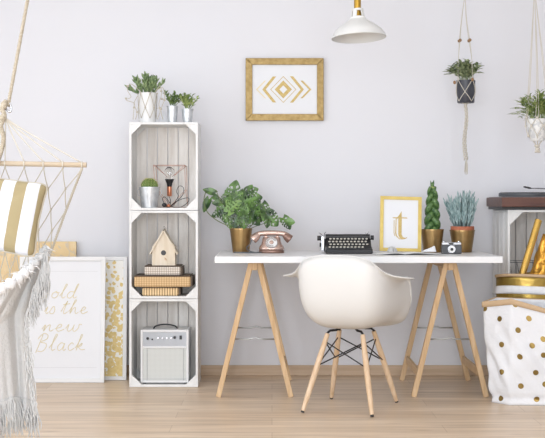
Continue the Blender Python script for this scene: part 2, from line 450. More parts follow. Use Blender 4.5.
# ---------------------------------------------------------------- desk
DF, DB = 6.64, 7.42; dx0, dx1 = -.30, 1.207
tag(MB().box(dx0, dx1, DF, DB, .716, .75).build('desk_top', 'white_lacquer', bevel=.002, org=((dx0+dx1)/2, 7, .716)), 'long white rectangular desk top resting on two wooden trestles', 'desk top')
def trestle(cx, label):
    YF, YK = 6.75, 7.37
    r = thing('trestle', label, 'trestle', (cx, (YF+YK)/2, 0), 'desk trestles')
    MB().box(cx-.013, cx+.013, YF-.035, YK+.02, .674, .7155).build('top_beam', 'birch', r, bevel=.002)
    for y in (YF, YK):
        for sgn in (-1, 1):
            off = sgn*.014
            MB().beam((cx+sgn*.193, y, .001), (cx+sgn*.020, y, .712), .027, .036, up=(0,1,0)).build('leg', 'birch', r, bevel=.002)
        MB().tube([(cx-.118, y+.003, .306), (cx-.03, y+.003, .306), (cx+.0, y+.003, .314), (cx+.03, y+.003, .306), (cx+.118, y+.003, .306)], .0042, 8).build('steel_bar', 'steel_bar', r, smooth=True)
    for sgn in (-1, 1):
        xx = cx+sgn*(.193-.173*.125/.712)
        MB().beam((xx, YF+.016, .125), (xx, YK-.016, .125), .016, .042).build('rung', 'birch', r, bevel=.002)
    return r
t1 = trestle(-.092, 'wooden A-frame trestle under the left end of the desk, by the crates')
t2 = dup(t1, (.945+.092, 0, 0), 'wooden A-frame trestle under the right end of the desk, by the paper bags')

# ---------------------------------------------------------------- armchair
CC = Vector((.396, 6.38, 0)); CR = -math.radians(20)
CM = Matrix.Translation(CC) @ Matrix.Rotation(CR, 4, 'Z')
ch = thing('armchair', 'white moulded shell armchair on wooden dowel legs, back turned, at the desk', 'chair', CC)
RIM = [(0, (0,-.262,.776)), (15, (.095,-.262,.774)), (30, (.168,-.248,.755)), (43, (.206,-.21,.71)), (55, (.222,-.15,.672)),
       (68, (.234,-.07,.656)), (80, (.244,.01,.652)), (92, (.252,.08,.658)), (101, (.256,.13,.655)), (110, (.258,.172,.615)), (120, (.256,.205,.555)),
       (130, (.245,.235,.50)), (141, (.22,.255,.460)), (152, (.17,.268,.443)), (166, (.09,.275,.437)), (180, (0,.278,.435))]
FL = [(0,.0), (36,.001), (48,.01), (57,.045), (65,.105), (73,.112), (81,.060), (90,.016), (120,.008), (140,.006), (180,.004)]
def rim(th):
    s = 1 if th <= 180 else -1; a = th if th <= 180 else 360-th
    e = 7.0; acc = Vector((0,0,0)); fl = 0; wsum = 0
    for dlt, wt in ((-e, 1), (-e/2, 2), (0, 3), (e/2, 2), (e, 1)):
        aa = a+dlt; sg_ = 1
        if aa < 0: aa = -aa; sg_ = -1
        if aa > 180: aa = 360-aa; sg_ = -1
        q = Vector([interp([(t, q[i]) for t, q in RIM], aa) for i in range(3)]); q.x *= sg_
        acc += q*wt; fl += interp(FL, aa)*wt; wsum += wt
    p = acc/wsum; p.x *= s; return p, fl/wsum
def shell(u, v):
    th = 360*u; p, fl = rim(th); c0 = Vector((0, .01, .404))
    ph = min(1, v/.88)*PI/2; v0 = v; v = min(1, v/.88)
    g = math.sin(ph)**.58; h = 1-max(0, math.cos(ph))**.62
    a = th if th <= 180 else 360-th
    hh = p.z-c0.z
    q = Vector((c0.x+(p.x-c0.x)*g*(.91+.09*v), c0.y+(p.y-c0.y)*g*(.91+.09*v), c0.z+hh*h))
    if hh < .08: q.z = c0.z+.02*v*v+ (hh-.02)*v**4
    f = max(0, (v0-.88)/.12)*fl; q.z += .003*max(0, (v0-.88)/.12)*(fl/.06)
    dr = Vector((p.x, p.y*(.3+.7*math.exp(-(a/40)**2)), 0)).normalized()
    q += dr*f
    return q
m = MB(CM); m.grid(lambda u, v: shell(u, .02+v*.98), 72, 22, closeu=True)
cap = tuple(range(71, -1, -1)); m.f.append(cap)
m.build('seat_shell', 'chair_shell', ch, smooth=True, solid=.006)
FT = .20; TPX, TPY = .091, .101
tops = []
for sx in (-1, 1):
    for sy in (-1, 1):
        a = (sx*TPX, sy*TPY, .380); b = (sx*.175, sy*(.235), .012)
        lm = MB(CM); A = Vector(a); B = Vector(b)
        lm.tube([A, A.lerp(B, .3), A.lerp(B, .7), B], [.0115, .0145, .0145, .0105], 14); lg = lm.build('leg', 'beech', ch, smooth='auto')
        MB(CM).tube([B, B+(B-A).normalized()*.008], .0088, 10).build('foot_glide', 'black_plastic', lg, smooth='auto')
        # metal bracket from the shell to the leg top
        MB(CM).tube([(sx*.045, sy*.06, .403), (sx*.055, sy*.07, .397), (sx*.08, sy*.092, .395), A+Vector((0,0,.004)), A.lerp(B, .06)], .0062, 8).build('bracket', 'black_metal', ch, smooth=True)
def lp(sx, sy, t): return Vector((sx*TPX, sy*TPY, .380)).lerp(Vector((sx*.175, sy*.235, .012)), t)
for (a, b) in (((-1,-1),(1,-1)), ((1,-1),(1,1)), ((1,1),(-1,1)), ((-1,1),(-1,-1))):
    for (p, q) in ((a, b), (b, a)):
        s0 = lp(p[0], p[1], .10); s1 = lp(q[0], q[1], .42)
        MB(CM).tube([s0, s1], .0033, 8).build('wire_brace', 'black_metal', ch, smooth=True)
for sx in (-1, 1):
    for sy in (-1, 1):
        for t in (.10, .42): pass

# ---------------------------------------------------------------- framed pictures
def rect_frame(m, fx, x0, x1, z0, z1, w, d0, d1):
    # mitred frame bars: fx(x, z, d) maps to the world
    q = [((x0,z0),(x1,z0),(x1-w,z0+w),(x0+w,z0+w)), ((x1,z0),(x1,z1),(x1-w,z1-w),(x1-w,z0+w)),
         ((x1,z1),(x0,z1),(x0+w,z1-w),(x1-w,z1-w)), ((x0,z1),(x0,z0),(x0+w,z0+w),(x0+w,z1-w))]
    for pts in q: m.prism(list(pts), fx, d0, d1)
# gold framed arrow print on the wall
PD = WY-.028
px0, px1, pz0, pz1 = X(245.6, PD), X(323.7, PD), Z(120.6, PD), Z(58, PD)
fx = lambda a, b, d: Vector((a, d, b))
r = thing('picture_frame', 'gold framed geometric diamond print hanging on the wall above the desk', 'picture', ((px0+px1)/2, WY, pz0))
m = MB(); rect_frame(m, fx, px0, px1, pz0, pz1, .040, PD, WY-.001); m.build('frame', 'gold_frame', r, bevel=.0022, seg=2)
m = MB(); rect_frame(m, fx, px0+.033, px1-.033, pz0+.033, pz1-.033, .006, PD+.003, PD+.012); m.build('inner_lip', 'gold_print', r)
pr = MB().box(px0+.036, px1-.036, PD+.010, PD+.016, pz0+.036, pz1-.036).build('print', 'paper_white', r)
cxp, czp, k = X(283.3, PD), Z(89.3, PD), PD/F
def chevron(m, x, z, hw, hh, th, sgn):
    x = cxp+x*k; hw *= k; hh *= k; th *= k
    out = [(x, z+hh), (x+sgn*hw, z), (x, z-hh), (x-sgn*th, z-hh), (x+sgn*(hw-th), z), (x-sgn*th, z+hh)]
    m.prism(out[:2]+[out[4], out[5]], fx, PD+.0088, PD+.0102); m.prism([out[1], out[2], out[3], out[4]], fx, PD+.0088, PD+.0102)
def ringdia(m, w, h, t):
    w *= k; h *= k; t *= k
    O = [(cxp-w, czp), (cxp, czp+h), (cxp+w, czp), (cxp, czp-h)]; s = 1-t/w
    I = [(cxp+(a-cxp)*s, czp+(b-czp)*s) for a, b in O]
    for i in range(4): j = (i+1) % 4; m.prism([O[i], O[j], I[j], I[i]], fx, PD+.0088, PD+.0102)
m = MB(); ringdia(m, 13, 13.4, .8); ringdia(m, 8.6, 9, 4.6)
chevron(m, -10.5, czp, 10.5, 13, 3.4, -1); chevron(m, 9.8, czp, 10.8, 13.2, 3.2, 1)
chevron(m, 19.5, czp, 8.6, 8.8, 2.4, 1)
m.build('gold_motif', 'gold_print', pr)
m = MB(); chevron(m, -18.8, czp, 8.6, 8.8, 1.6, -1); m.build('gold_motif', 'gold_print_pale', pr)

# leaning frames on the floor
def leaning(px_l, px_r, zt, yb, yt):
    # bottom edge at y=yb, top touches y=yt ; returns mapping (x, s, d) -> world
    L = math.hypot(zt, yt-yb); t = Vector((0, (yt-yb)/L, zt/L)); n = Vector((0, -zt/L, (yt-yb)/L))
    def f(a, b, d): return Vector((a, yb, .0015))+t*b - n*d
    return f, L
# canvas at the back
f, L = leaning(0, 0, .80, 7.44, 7.545)
cx1 = X(75.5, 7.52); cx0 = cx1-.62
r = MB(); r.prism([(cx0, 0), (cx1, 0), (cx1, L), (cx0, L)], f, 0, .03)
tag(r.build('canvas', 'gold_canvas', bevel=.002, org=((cx0+cx1)/2, 7.44, 0)), 'gold marbled canvas leaning on the wall behind the lettered frame and hammock', 'canvas')
# confetti frame
f, L = leaning(0, 0, .715, 7.375, 7.42)
fx1 = X(126.3, 7.38); fx0 = fx1-.50
r = thing('picture_frame', 'white framed gold confetti print standing half behind the lettered frame', 'picture', ((fx0+fx1)/2, 7.375, 0))
m = MB(); rect_frame(m, f, fx0, fx1, 0, L, .022, -.002, .020); m.build('frame', 'frame_white', r, bevel=.0015)
m = MB().prism([(fx0+.018, .018), (fx1-.018, .018), (fx1-.018, L-.018), (fx0+.018, L-.018)], f, .008, .012); m.build('print', 'gold_confetti', r)
# lettered frame
f, L = leaning(0, 0, .718, 7.27, 7.345)
gx1 = X(104.5, 7.29); gx0 = X(18, 7.29)
r = thing('picture_frame', 'large white frame with gold handwritten lettering leaning in front of the canvas', 'picture', ((gx0+gx1)/2, 7.27, 0))
m = MB(); rect_frame(m, f, gx0, gx1, 0, L, .024, -.004, .018); m.build('frame', 'frame_white', r, bevel=.0015)
pr = MB().prism([(gx0+.02, .02), (gx1-.02, .02), (gx1-.02, L-.02), (gx0+.02, L-.02)], f, .006, .010).build('print', 'paper_white', r)
m = MB()
for (a, b, c, d) in ((gx0+.055, gx1-.045, L-.085, L-.0835), (gx0+.055, gx1-.045, .085, .0865)): MB().prism([(a, c), (b, c), (b, d), (a, d)], f, .0052, .0062).build('mount_line', 'line_grey', pr)
GL = {  # handwriting strokes: x-height 1, ascender 2
 'G': (1.5, [[(1.25,1.7),(1.0,2.0),(.5,1.8),(.1,1.1),(.2,.3),(.7,0),(1.1,.4),(1.15,.9),(.7,.85)],[(1.15,.9),(1.1,-.2),(.8,-.5)]]),
 'o': (.95, [[(.5,1),(.15,.7),(.15,.2),(.5,0),(.8,.3),(.8,.75),(.5,1),(.6,.8),(.95,.85)]]),
 'l': (.7, [[(0,.3),(.4,1.3),(.6,2.0),(.45,2.1),(.3,1.4),(.25,.4),(.4,0),(.7,.2)]]),
 'd': (1.25, [[(.8,.9),(.4,1),(.1,.6),(.15,.15),(.5,0),(.8,.5),(1.0,1.4),(1.15,2.1),(1.0,2.0),(.85,1.0),(.85,.2),(1.0,0),(1.25,.2)]]),
 'i': (.5, [[(0,.3),(.3,1),(.2,.2),(.35,0),(.5,.2)],[(.36,1.4),(.38,1.46)]]),
 's': (.8, [[(0,.2),(.4,1.05),(.65,.55),(.55,.05),(.2,0),(.1,.2)]]),
 't': (.75, [[(0,.3),(.45,1.9),(.35,1.0),(.3,.2),(.45,0),(.75,.25)],[(.05,1.35),(.8,1.5)]]),
 'h': (1.1, [[(0,.3),(.4,1.5),(.55,2.0),(.38,2.0),(.25,1.0),(.18,0),(.4,.75),(.65,.9),(.7,.3),(.85,0),(1.1,.2)]]),
 'e': (.9, [[(0,.35),(.5,.6),(.55,.95),(.3,.95),(.15,.4),(.4,0),(.9,.3)]]),
 'n': (1.1, [[(0,.3),(.25,.95),(.2,0),(.45,.75),(.7,.9),(.72,.3),(.85,0),(1.1,.25)]]),
 'w': (1.4, [[(0,.4),(.2,1),(.2,.2),(.4,0),(.65,.4),(.72,.95),(.72,.2),(.95,0),(1.2,.5),(1.2,1.0),(1.45,.95)]]),
 'B': (1.35, [[(.45,2.0),(.3,1.0),(.1,-.3)],[(0,1.5),(.5,2.2),(1.0,2.0),(1.0,1.5),(.4,1.1),(1.0,.9),(1.1,.4),(.8,-.1),(.25,-.1)]]),
 'a': (1.05, [[(.75,.85),(.4,1),(.1,.5),(.3,0),(.65,.3),(.8,.95),(.75,.2),(.9,0),(1.05,.2)]]),
 'c': (.8, [[(.65,.8),(.4,1),(.1,.5),(.35,0),(.8,.3)]]),
 'k': (1.1, [[(0,.3),(.4,1.5),(.5,2.0),(.35,2.0),(.25,1.0),(.15,0)],[(.2,.4),(.65,.95),(.6,.6),(.3,.5),(.7,.1),(1.1,.15)]])}
def write(mb, text, px, py, xh, sx, fn, gap=.12, r=.0020):
    x = px
    for chh in text:
        if chh == ' ': x += xh*sx*.6; continue
        adv, strokes = GL[chh]
        for st in strokes:
            pts = [fn(x+(a+.18*b)*xh*sx, py-b*xh) for a, b in st]
            mb.tube(spline(pts, 4), r, 5)
        x += (adv+gap)*xh*sx
    return x
def onprint(px, py):     # pixel seen on the leaning sheet
    a = X(px, 7.30); z = Z(py, 7.30); return f(a, z/ (.718/L), .0055)
m = MB()
write(m, 'Gold', 36, 298.5, 6.5, 1.28, onprint)
write(m, 'is', 43.5, 314, 6.8, 1.15, onprint); write(m, 'the', 60, 314, 6.6, 1.35, onprint)
write(m, 'new', 41, 331.5, 6.8, 1.55, onprint)
write(m, 'Black', 35.5, 350.5, 7.6, 1.18, onprint)
m.build('lettering', 'gold_print_letter', pr, smooth=True)

# ---------------------------------------------------------------- generic pots
def pot(name, cx, cy, z0, z1, r0, r1, m, parent, rim=.004, rimh=.01, wall=.004, n=36):
    prof = [(0, z0), (r0, z0), (r1, z1-rimh), (r1+rim, z1-rimh), (r1+rim, z1), (r1-wall, z1), (r1-wall-.002, z1-.02), (0, z1-.021)]
    return MB().lathe(prof, (cx, cy, 0), n, caps=False).build(name, m, parent, smooth='auto')
def soil(cx, cy, z, r, parent):
    return MB().lathe([(0, z-.004), (r, z-.006), (r, z+.002), (0, z+.006)], (cx, cy, 0), 20, caps=False).build('soil', 'soil', parent, smooth='auto')

# ---------------------------------------------------------------- top of the tower
TZ = 1.483
# white pot in macrame
pd = 7.2; cx = X(147.5, pd); z1 = Z(93, pd)
r = thing('potted_succulent', 'succulent in a white pot wrapped in knotted cord netting on top of tower', 'plant', (cx, pd, TZ))
pot('pot', cx, pd, TZ+.001, z1, .046, .053, 'white_ceramic', r, rim=0, rimh=.004); soil(cx, pd, z1-.022, .047, r)
m = MB(); random.seed(3)
for i in range(22):
    a = random.uniform(0, 2*PI); tilt = random.uniform(.05, 1.25); L_ = random.uniform(.075, .125)
    d = Vector((math.cos(a)*math.sin(tilt), math.sin(a)*math.sin(tilt)*.7, math.cos(tilt)))
    b = Vector((cx+math.cos(a)*.02, pd+math.sin(a)*.02, z1-.02)); tip = b+d*L_
    m.tube([b, b.lerp(tip, .5), tip], [.003, .003, .002], 5)
    for q in range(9):
        t = .35+.65*q/8; aa = q*2.4+i; p = b.lerp(tip, t)
        dd = d*1.0+Vector((math.cos(aa), math.sin(aa), .25))*.75
        finger(m, p, dd, .026+.010*random.random(), .0052, .1)
stuff_ = m.build('foliage', 'leaf_succulent', r, smooth=True)
m = MB(); random.seed(5)
nk = 6; rr = lambda z: .046+(.007)*(z-TZ)/(z1-TZ)+.0028
def onpot(i, z, rr_=None): a = 2*PI*i/nk-1.2; q = rr(z); return Vector((cx+math.cos(a)*q, pd+math.sin(a)*q, z))
za, zb, zc_ = z1-.004, TZ+.085, TZ+.025
for i in range(nk):
    for e in (.5, -.5):
        m.tube([onpot(i, za), onpot(i+e*.5, (za+zb)/2), onpot(i+e, zb)], .0016, 6)
        m.tube([onpot(i+.5, zb), onpot(i+.5+e*.5, (zb+zc_)/2), onpot(i+.5+e, zc_)], .0016, 6)
    m.ball(onpot(i+.5, zb), .0055); m.ball(onpot(i, za), .005)
m.build('cord_net', 'cord', r, smooth=True)
def dangle(pts, knots, root):
    mm = MB(); q = spline([P(a, b, c) for a, b, c in pts], 6); mm.tube(q, .0018, 6)
    for a, b, c in knots: mm.ball(P(a, b, c), .0065, .006, .006)
    mm.build('hanging_cord', 'cord', root, smooth=True)
dangle([(141,92,7.16),(131,84,7.13),(127.5,90,7.11),(131,97,7.11),(126,100,7.11),(134,103,7.12),(134,108,7.12),(133,119.5,7.12)], [(127.5,86,7.11),(126,98.5,7.11),(134,107.5,7.12)], r)
dangle([(137.5,96,7.14),(134,104,7.12),(137,112,7.11),(135.5,119.5,7.11)], [(137,112,7.11)], r)
dangle([(155,92,7.14),(160,86,7.12),(161.5,94,7.11),(159,104,7.11),(160,112,7.11),(157,119.5,7.11)], [(161,91,7.11),(159.5,108,7.11),(162,99,7.12)], r)
dangle([(157,90,7.14),(163,88,7.12),(164.5,99,7.11),(161,110,7.11),(163,119.5,7.11)], [(164.5,100,7.11),(161,109,7.11)], r)
# paper pyramid
cy = 7.27; cx = X(164, cy)
tag(MB().lathe([(.038, TZ+.001), (.0005, TZ+.068)], (cx, cy, 0), 4, R=Matrix.Rotation(PI/4, 3, 'Z')).build('paper_pyramid', 'paper_white', org=(cx, cy, TZ)), 'small white pyramid ornament between the netted pot and the zinc buckets', 'ornament')
def bucket_plant(px, top, half_b, half_t, fol, leafmat, label, h, seed, cy=7.2, base=TZ):
    cx = X(px, cy); z1 = Z(top, cy)
    r = thing('potted_succulent', label, 'plant', (cx, cy, base), 'small plants in zinc buckets')
    pot('bucket', cx, cy, base+.001, z1, half_b*cy/F, half_t*cy/F, 'zinc', r, rim=.002, rimh=.004, wall=.002)
    for q in (.3, .72):
        m = MB()
        z = base+(z1-base)*q; rr = (half_b+(half_t-half_b)*q)*cy/F+.0004
        m.tube([(cx+rr*math.cos(a*PI/12), cy+rr*math.sin(a*PI/12), z) for a in range(24)], .0012, 6, closed=True)
        m.build('bucket_ridge', 'zinc', r, smooth=True)
    soil(cx, cy, z1-.016, half_t*cy/F-.005, r)
    m = MB(); random.seed(seed)
    for i in range(fol):
        a = random.uniform(0, 2*PI); tilt = random.uniform(.0, .75)
        d = Vector((math.cos(a)*math.sin(tilt), math.sin(a)*math.sin(tilt)*.6, math.cos(tilt)))
        b = Vector((cx, cy, z1-.018)); L_ = h*random.uniform(.6, 1.0)
        tip = b+d*L_; m.tube([b, tip], .0018, 5)
        for q in range(7):
            t = .4+.6*q/6; aa = q*2.4+i*1.3; p = b.lerp(tip, t)
            leaf(m, p, d*.9+Vector((math.cos(aa), math.sin(aa)*.8, .3)), (0,0,1), .030, .014, .3, .1, 4)
    m.build('foliage', leafmat, r, smooth=True)
bucket_plant(172.3, 106, 4.6, 5.6, 9, 'leaf_green', 'leafy plant in a zinc bucket beside the netted pot, left of the pair', .105, 11)
bucket_plant(187.5, 109, 4.4, 6.0, 11, 'leaf_fern', 'leafy plant in a zinc bucket at the right end of tower top', .10, 23)

# ---------------------------------------------------------------- top crate contents
B1 = 2*H3+.0143
cy = 7.17; cx = X(149.5, cy); z1 = Z(187, cy)
r = thing('potted_cactus', 'round cactus in a tapered zinc bucket in the top crate', 'plant', (cx, cy, B1))
pot('bucket', cx, cy, B1+.001, z1, 7.9*cy/F, 10.3*cy/F, 'zinc', r, rim=.003, rimh=.004, wall=.002)
for s in (-1, 1):
    MB().tube(spline([(cx+s*.058, cy, z1-.012), (cx+s*.066, cy, z1-.02), (cx+s*.064, cy, z1-.045), (cx+s*.053, cy, z1-.05)], 4), .0018, 6).build('handle', 'zinc', r, smooth=True)
soil(cx, cy, z1-.015, .052, r)
m = MB(); nr = 16
def cac(u, v):
    a = 2*PI*u; t = PI*v; k_ = 1+.10*math.cos(nr*a); R0 = .0435
    return Vector((cx+R0*k_*math.sin(t)*math.cos(a), cy+R0*k_*math.sin(t)*math.sin(a), z1+.006-R0*1.0*math.cos(t)))
m.grid(cac, 96, 14, closeu=True); body = m.build('cactus_body', 'cactus_green', r, smooth=True)
m = MB()
for i in range(nr):
    for j in range(5):
        a = 2*PI*i/nr; t = PI*(.5+.08*j+.03); p = cac(i/nr, (t/PI)); c0 = Vector((cx, cy, z1)); n_ = (p-c0).normalized()
        for q in range(4):
            e = n_+Vector((random.uniform(-.8,.8), random.uniform(-.8,.8), random.uniform(-.4,.8)))
            m.tube([p, p+e.normalized()*.008], [.0006, .0002], 3)
stuff(m.build('spines', 'spine', body))
# copper wire lamp
cy = 7.285; cx = X(170, cy); zt = Z(165.5, cy); zb = B1+.003
r = thing('wire_lamp', 'copper wire cage table lamp with black coiled cord in the top crate', 'lamp', (cx, cy, B1))
hw = 15.5*cy/F
T = [Vector((cx+sx*hw, cy+sy*.075, zt)) for sx, sy in ((-1,-1),(1,-1),(1,1),(-1,1))]
Bt = [Vector((cx+a*hw*1.1+.004, cy+b*.09, zb)) for a, b in ((0,-1),(1,0),(0,1),(-1,0))]
Mi = [Vector((cx+a*hw*(1.05 if a > 0 else .85), cy+b*.070, zb+.10)) for a, b in ((-1,-1),(1,-1),(1,1),(-1,1))]
for a, b in [(T[i], T[(i+1)%4]) for i in range(4)]+[(Bt[i], Bt[(i+1)%4]) for i in range(4)]+[(T[i], Mi[i]) for i in range(4)]+[(Mi[i], Bt[i]) for i in range(4)]+[(Mi[(i+1)%4], Bt[i]) for i in range(4)]:
    MB().tube([a, b], .0015, 6).build('cage_wire', 'copper_wire', r, smooth=True)
apex = Vector((cx, cy, zt-.062))
for a in T: MB().tube([a, Vector((cx, cy, zt-.075))+(a-apex)*.15], .0015, 6).build('cage_wire', 'copper_wire', r, smooth=True)
zs = Z(195.5, cy)
MB().lathe([(0, zs-.006), (.012, zs-.004), (.014, zs), (.014, zs+.05), (.012, zs+.052), (0, zs+.052)], (cx-.003, cy, 0), 20, caps=False).build('socket', 'copper', r, smooth='auto')
MB().lathe([(.013, zs+.05), (.016, zs+.068), (.027, zs+.094), (.026, zs+.094), (.012, zs+.07), (.008, zs+.052)], (cx-.003, cy, 0), 20, caps=False).build('shade_ring', 'black_plastic', r, smooth='auto')
MB().lathe([(.009, zs+.062), (.012, zs+.08), (.026, zs+.105), (.032, zs+.128), (.026, zs+.15), (.012, zs+.162), (0, zs+.164)], (cx-.003, cy, 0), 20, caps=False).build('bulb', 'bulb_glass', r, smooth=True)
cord = [P(169.5,197,7.22), P(170.5,202,7.2), P(168,207,7.17), P(165,204.5,7.14), P(162.5,199,7.14), P(165,197,7.15), P(170,203,7.13), P(173,207.2,7.12), P(181,207,7.12), P(188,202,7.13), P(188.5,198,7.15), P(182,199,7.15), P(174,203,7.15), P(171.5,206,7.16), P(176,202,7.18), P(182.5,195,7.2), P(183.5,188,7.2), P(179.5,186,7.2), P(176.5,191,7.2), P(178,197,7.18), P(171,206.5,7.15), P(166,206.8,7.14), P(164.5,205.5,7.13)]
MB().tube(spline(cord, 5), .0019, 6).build('cord', 'black_plastic', r, smooth=True)
MB().ball(P(164.3,205.0,7.125), .014, .012, .012).build('plug', 'black_plastic', r, smooth=True)
MB().ball(P(168.5,205.8,7.15), .012, .012, .010).build('switch', 'copper', r, smooth=True)

# ---------------------------------------------------------------- middle crate contents
B2 = H3+.0143
def drawer_box(pxl, pxr, z0, z1, y0, depth, m_, label):
    a, b = X(pxl, y0), X(pxr, y0)
    r = thing('storage_box', label, 'box', ((a+b)/2, y0+depth/2, z0), 'woven boxes under the birdhouse')
    z0 += .0008; t = .0025; mm = MB(); n = 6; rad = .012
    mm.box(a, b, y0, y0+depth, z0, z1-.005); mm.build('body', m_, r, bevel=.009, seg=4)
    MB().box(a+.001, b-.001, y0+.001, y0+depth, z1-.0052, z1-.0004).build('lid', 'brown_lid', r, bevel=.001)
    MB().box(b, b+.010, y0+.008, y0+depth-.01, z0+.002, z1-.006).build('end_panel', 'brown_lid', r, bevel=.001)
    return r
zc = [B2, B2+.051, B2+.051+.064, B2+.051+.064+.054]
drawer_box(142, 178.5, zc[0], zc[1], 7.125, .20, 'wicker_slat', 'narrow slatted bamboo box at the bottom of the stack under birdhouse')
drawer_box(134, 190.5, zc[1], zc[2], 7.10, .24, 'wicker_honey', 'widest honey coloured woven box, in the middle of the stack')
drawer_box(144.3, 180.5, zc[2], zc[3], 7.13, .20, 'wicker_pale', 'pale grey woven box, topmost of the stack, carrying the birdhouse')
# birdhouse
y0, y1 = 7.15, 7.26; bx0, bx1 = X(152, y0), X(175, y0); zb = zc[3]+.0008; ze = Z(247, y0); za = Z(231, y0); cxx = (bx0+bx1)/2
r = thing('birdhouse', 'small pale wooden birdhouse with pitched roof on top of woven boxes', 'birdhouse', (cxx, (y0+y1)/2, zb))
body = MB().prism([(bx0, zb), (bx1, zb), (bx1, ze), (cxx, za), (bx0, ze)], lambda a, b, d: Vector((a, d, b)), y0, y1).build('body', 'birdhouse_wood', r)
hole = Z(252.8, y0)
MB().tube([(cxx, y0+.004, hole), (cxx, y0-.0008, hole)], .0145, 24).build('entrance_hole', 'black_plastic', body, smooth='auto')
MB().tube([(cxx+.006, y0, hole-.028), (cxx+.012, y0-.003, hole-.036), (cxx+.015, y0-.004, hole-.043)], [.002, .0045, .001], 8).build('leaf_ornament', 'beech', body, smooth=True)
for s in (-1, 1):
    e = Vector((cxx+s*(bx1-bx0)/2*1.24, 0, Z(254, y0))); a = Vector((cxx, 0, Z(229, y0)))
    d = (e-a).normalized(); n_ = Vector((d.z*-s, 0, d.x*s)); n_ = n_ if n_.z > 0 else -n_
    pts = [a, e, e-n_*.006, a-n_*.006+Vector((0,0,-.003))]
    MB().prism([(p.x, p.z) for p in pts], lambda a, b, d: Vector((a, d, b)), y0-.012, y1+.008).build('roof_board', 'birdhouse_wood', r)
MB().tube(spline([(cxx, (y0+y1)/2, Z(229.5, y0)), (cxx+.004, (y0+y1)/2, Z(228, y0)), (cxx, (y0+y1)/2, Z(226.5, y0)), (cxx-.004, (y0+y1)/2, Z(227.4, y0)), (cxx, (y0+y1)/2, Z(229.5, y0))], 4), .001, 5).build('hook', 'dark_grey', r, smooth=True)

# ---------------------------------------------------------------- bottom crate: amplifier
y0, y1 = 7.125, 7.33; ax0, ax1 = X(140.5, y0), X(188.6, y0); zb = .0153; zt = Z(329.8, y0)
r = thing('guitar_amplifier', 'small white guitar amplifier with grey control panel in the bottom crate', 'amplifier', ((ax0+ax1)/2, (y0+y1)/2, zb-.001))
m = MB(); t = .013; zm0, zm1 = Z(348.5, y0), Z(346.2, y0)
m.box(ax0, ax0+t, y0, y1, zb+.006, zt); m.box(ax1-t, ax1, y0, y1, zb+.006, zt); m.box(ax0+t, ax1-t, y0, y1, zt-t, zt); m.box(ax0+t, ax1-t, y0, y1, zb+.006, zb+.006+t)
m.box(ax0+t, ax1-t, y0, y1, zm0, zm1); m.box(ax0+t, ax1-t, y1-.01, y1, zb+.006+t, zt-t)
m.build('cabinet', 'amp_white', r, bevel=.003)
pa = MB().box(ax0+t, ax1-t, y0+.004, y0+.02, zm1, zt-t).build('control_panel', 'amp_panel', r)
MB().box(ax0+t, ax1-t, y0+.006, y0+.02, zb+.006+t, zm0).build('speaker_grille', 'amp_cloth', r)
m = MB(); gx = X(147, y0); m.box(gx-.001, gx+.0015, y0+.004, y0+.0062, zb+.006+t, zm0)
gx = X(183.5, y0); m.box(gx-.001, gx+.0008, y0+.004, y0+.0062, zb+.006+t, zm0); gz = Z(379, y0); m.box(ax0+t, ax1-t, y0+.004, y0+.0062, gz-.0008, gz); m.build('grille_piping', 'mid_grey', r)
for px, py, rr, mm in ((147.6,338.5,.0085,'black_plastic'), (152.3,339.4,.005,'black_plastic'), (158,338,.0055,'chrome'), (162.5,338,.0055,'chrome'), (167,338,.0055,'chrome'), (171.2,338,.0055,'chrome'), (174.6,337.6,.0088,'black_plastic')):
    p = P(px, py, y0); MB().tube([p+Vector((0,.006,0)), p+Vector((0,-.006,0))], [rr, rr*.85], 16).build('knob', mm, pa, smooth='auto')
p = P(180.7,337.5,y0); MB().box(p.x-.007, p.x+.007, p.y-.004, p.y+.005, p.z-.011, p.z+.011).build('power_switch', 'black_plastic', pa, bevel=.001)
m = MB(); m.tube(spline([(X(152.5,y0), y0+.07, zt-.001), (X(154,y0), y0+.07, zt+.012), (X(159,y0), y0+.07, zt+.021), (X(164.5,y0), y0+.07, zt+.024), (X(170,y0), y0+.07, zt+.021), (X(175,y0), y0+.07, zt+.012), (X(176.5,y0), y0+.07, zt-.001)], 5), .0042, 8, flat=2.0); m.build('handle', 'black_plastic', r, smooth=True)
for a in (ax0+.02, ax1-.02):
    for b in (y0+.02, y1-.02): MB().tube([(a, b, zb-.0005), (a, b, zb+.007)], .009, 12).build('foot', 'black_plastic', r, smooth='auto')

# ---------------------------------------------------------------- desk objects
DZ = .7508
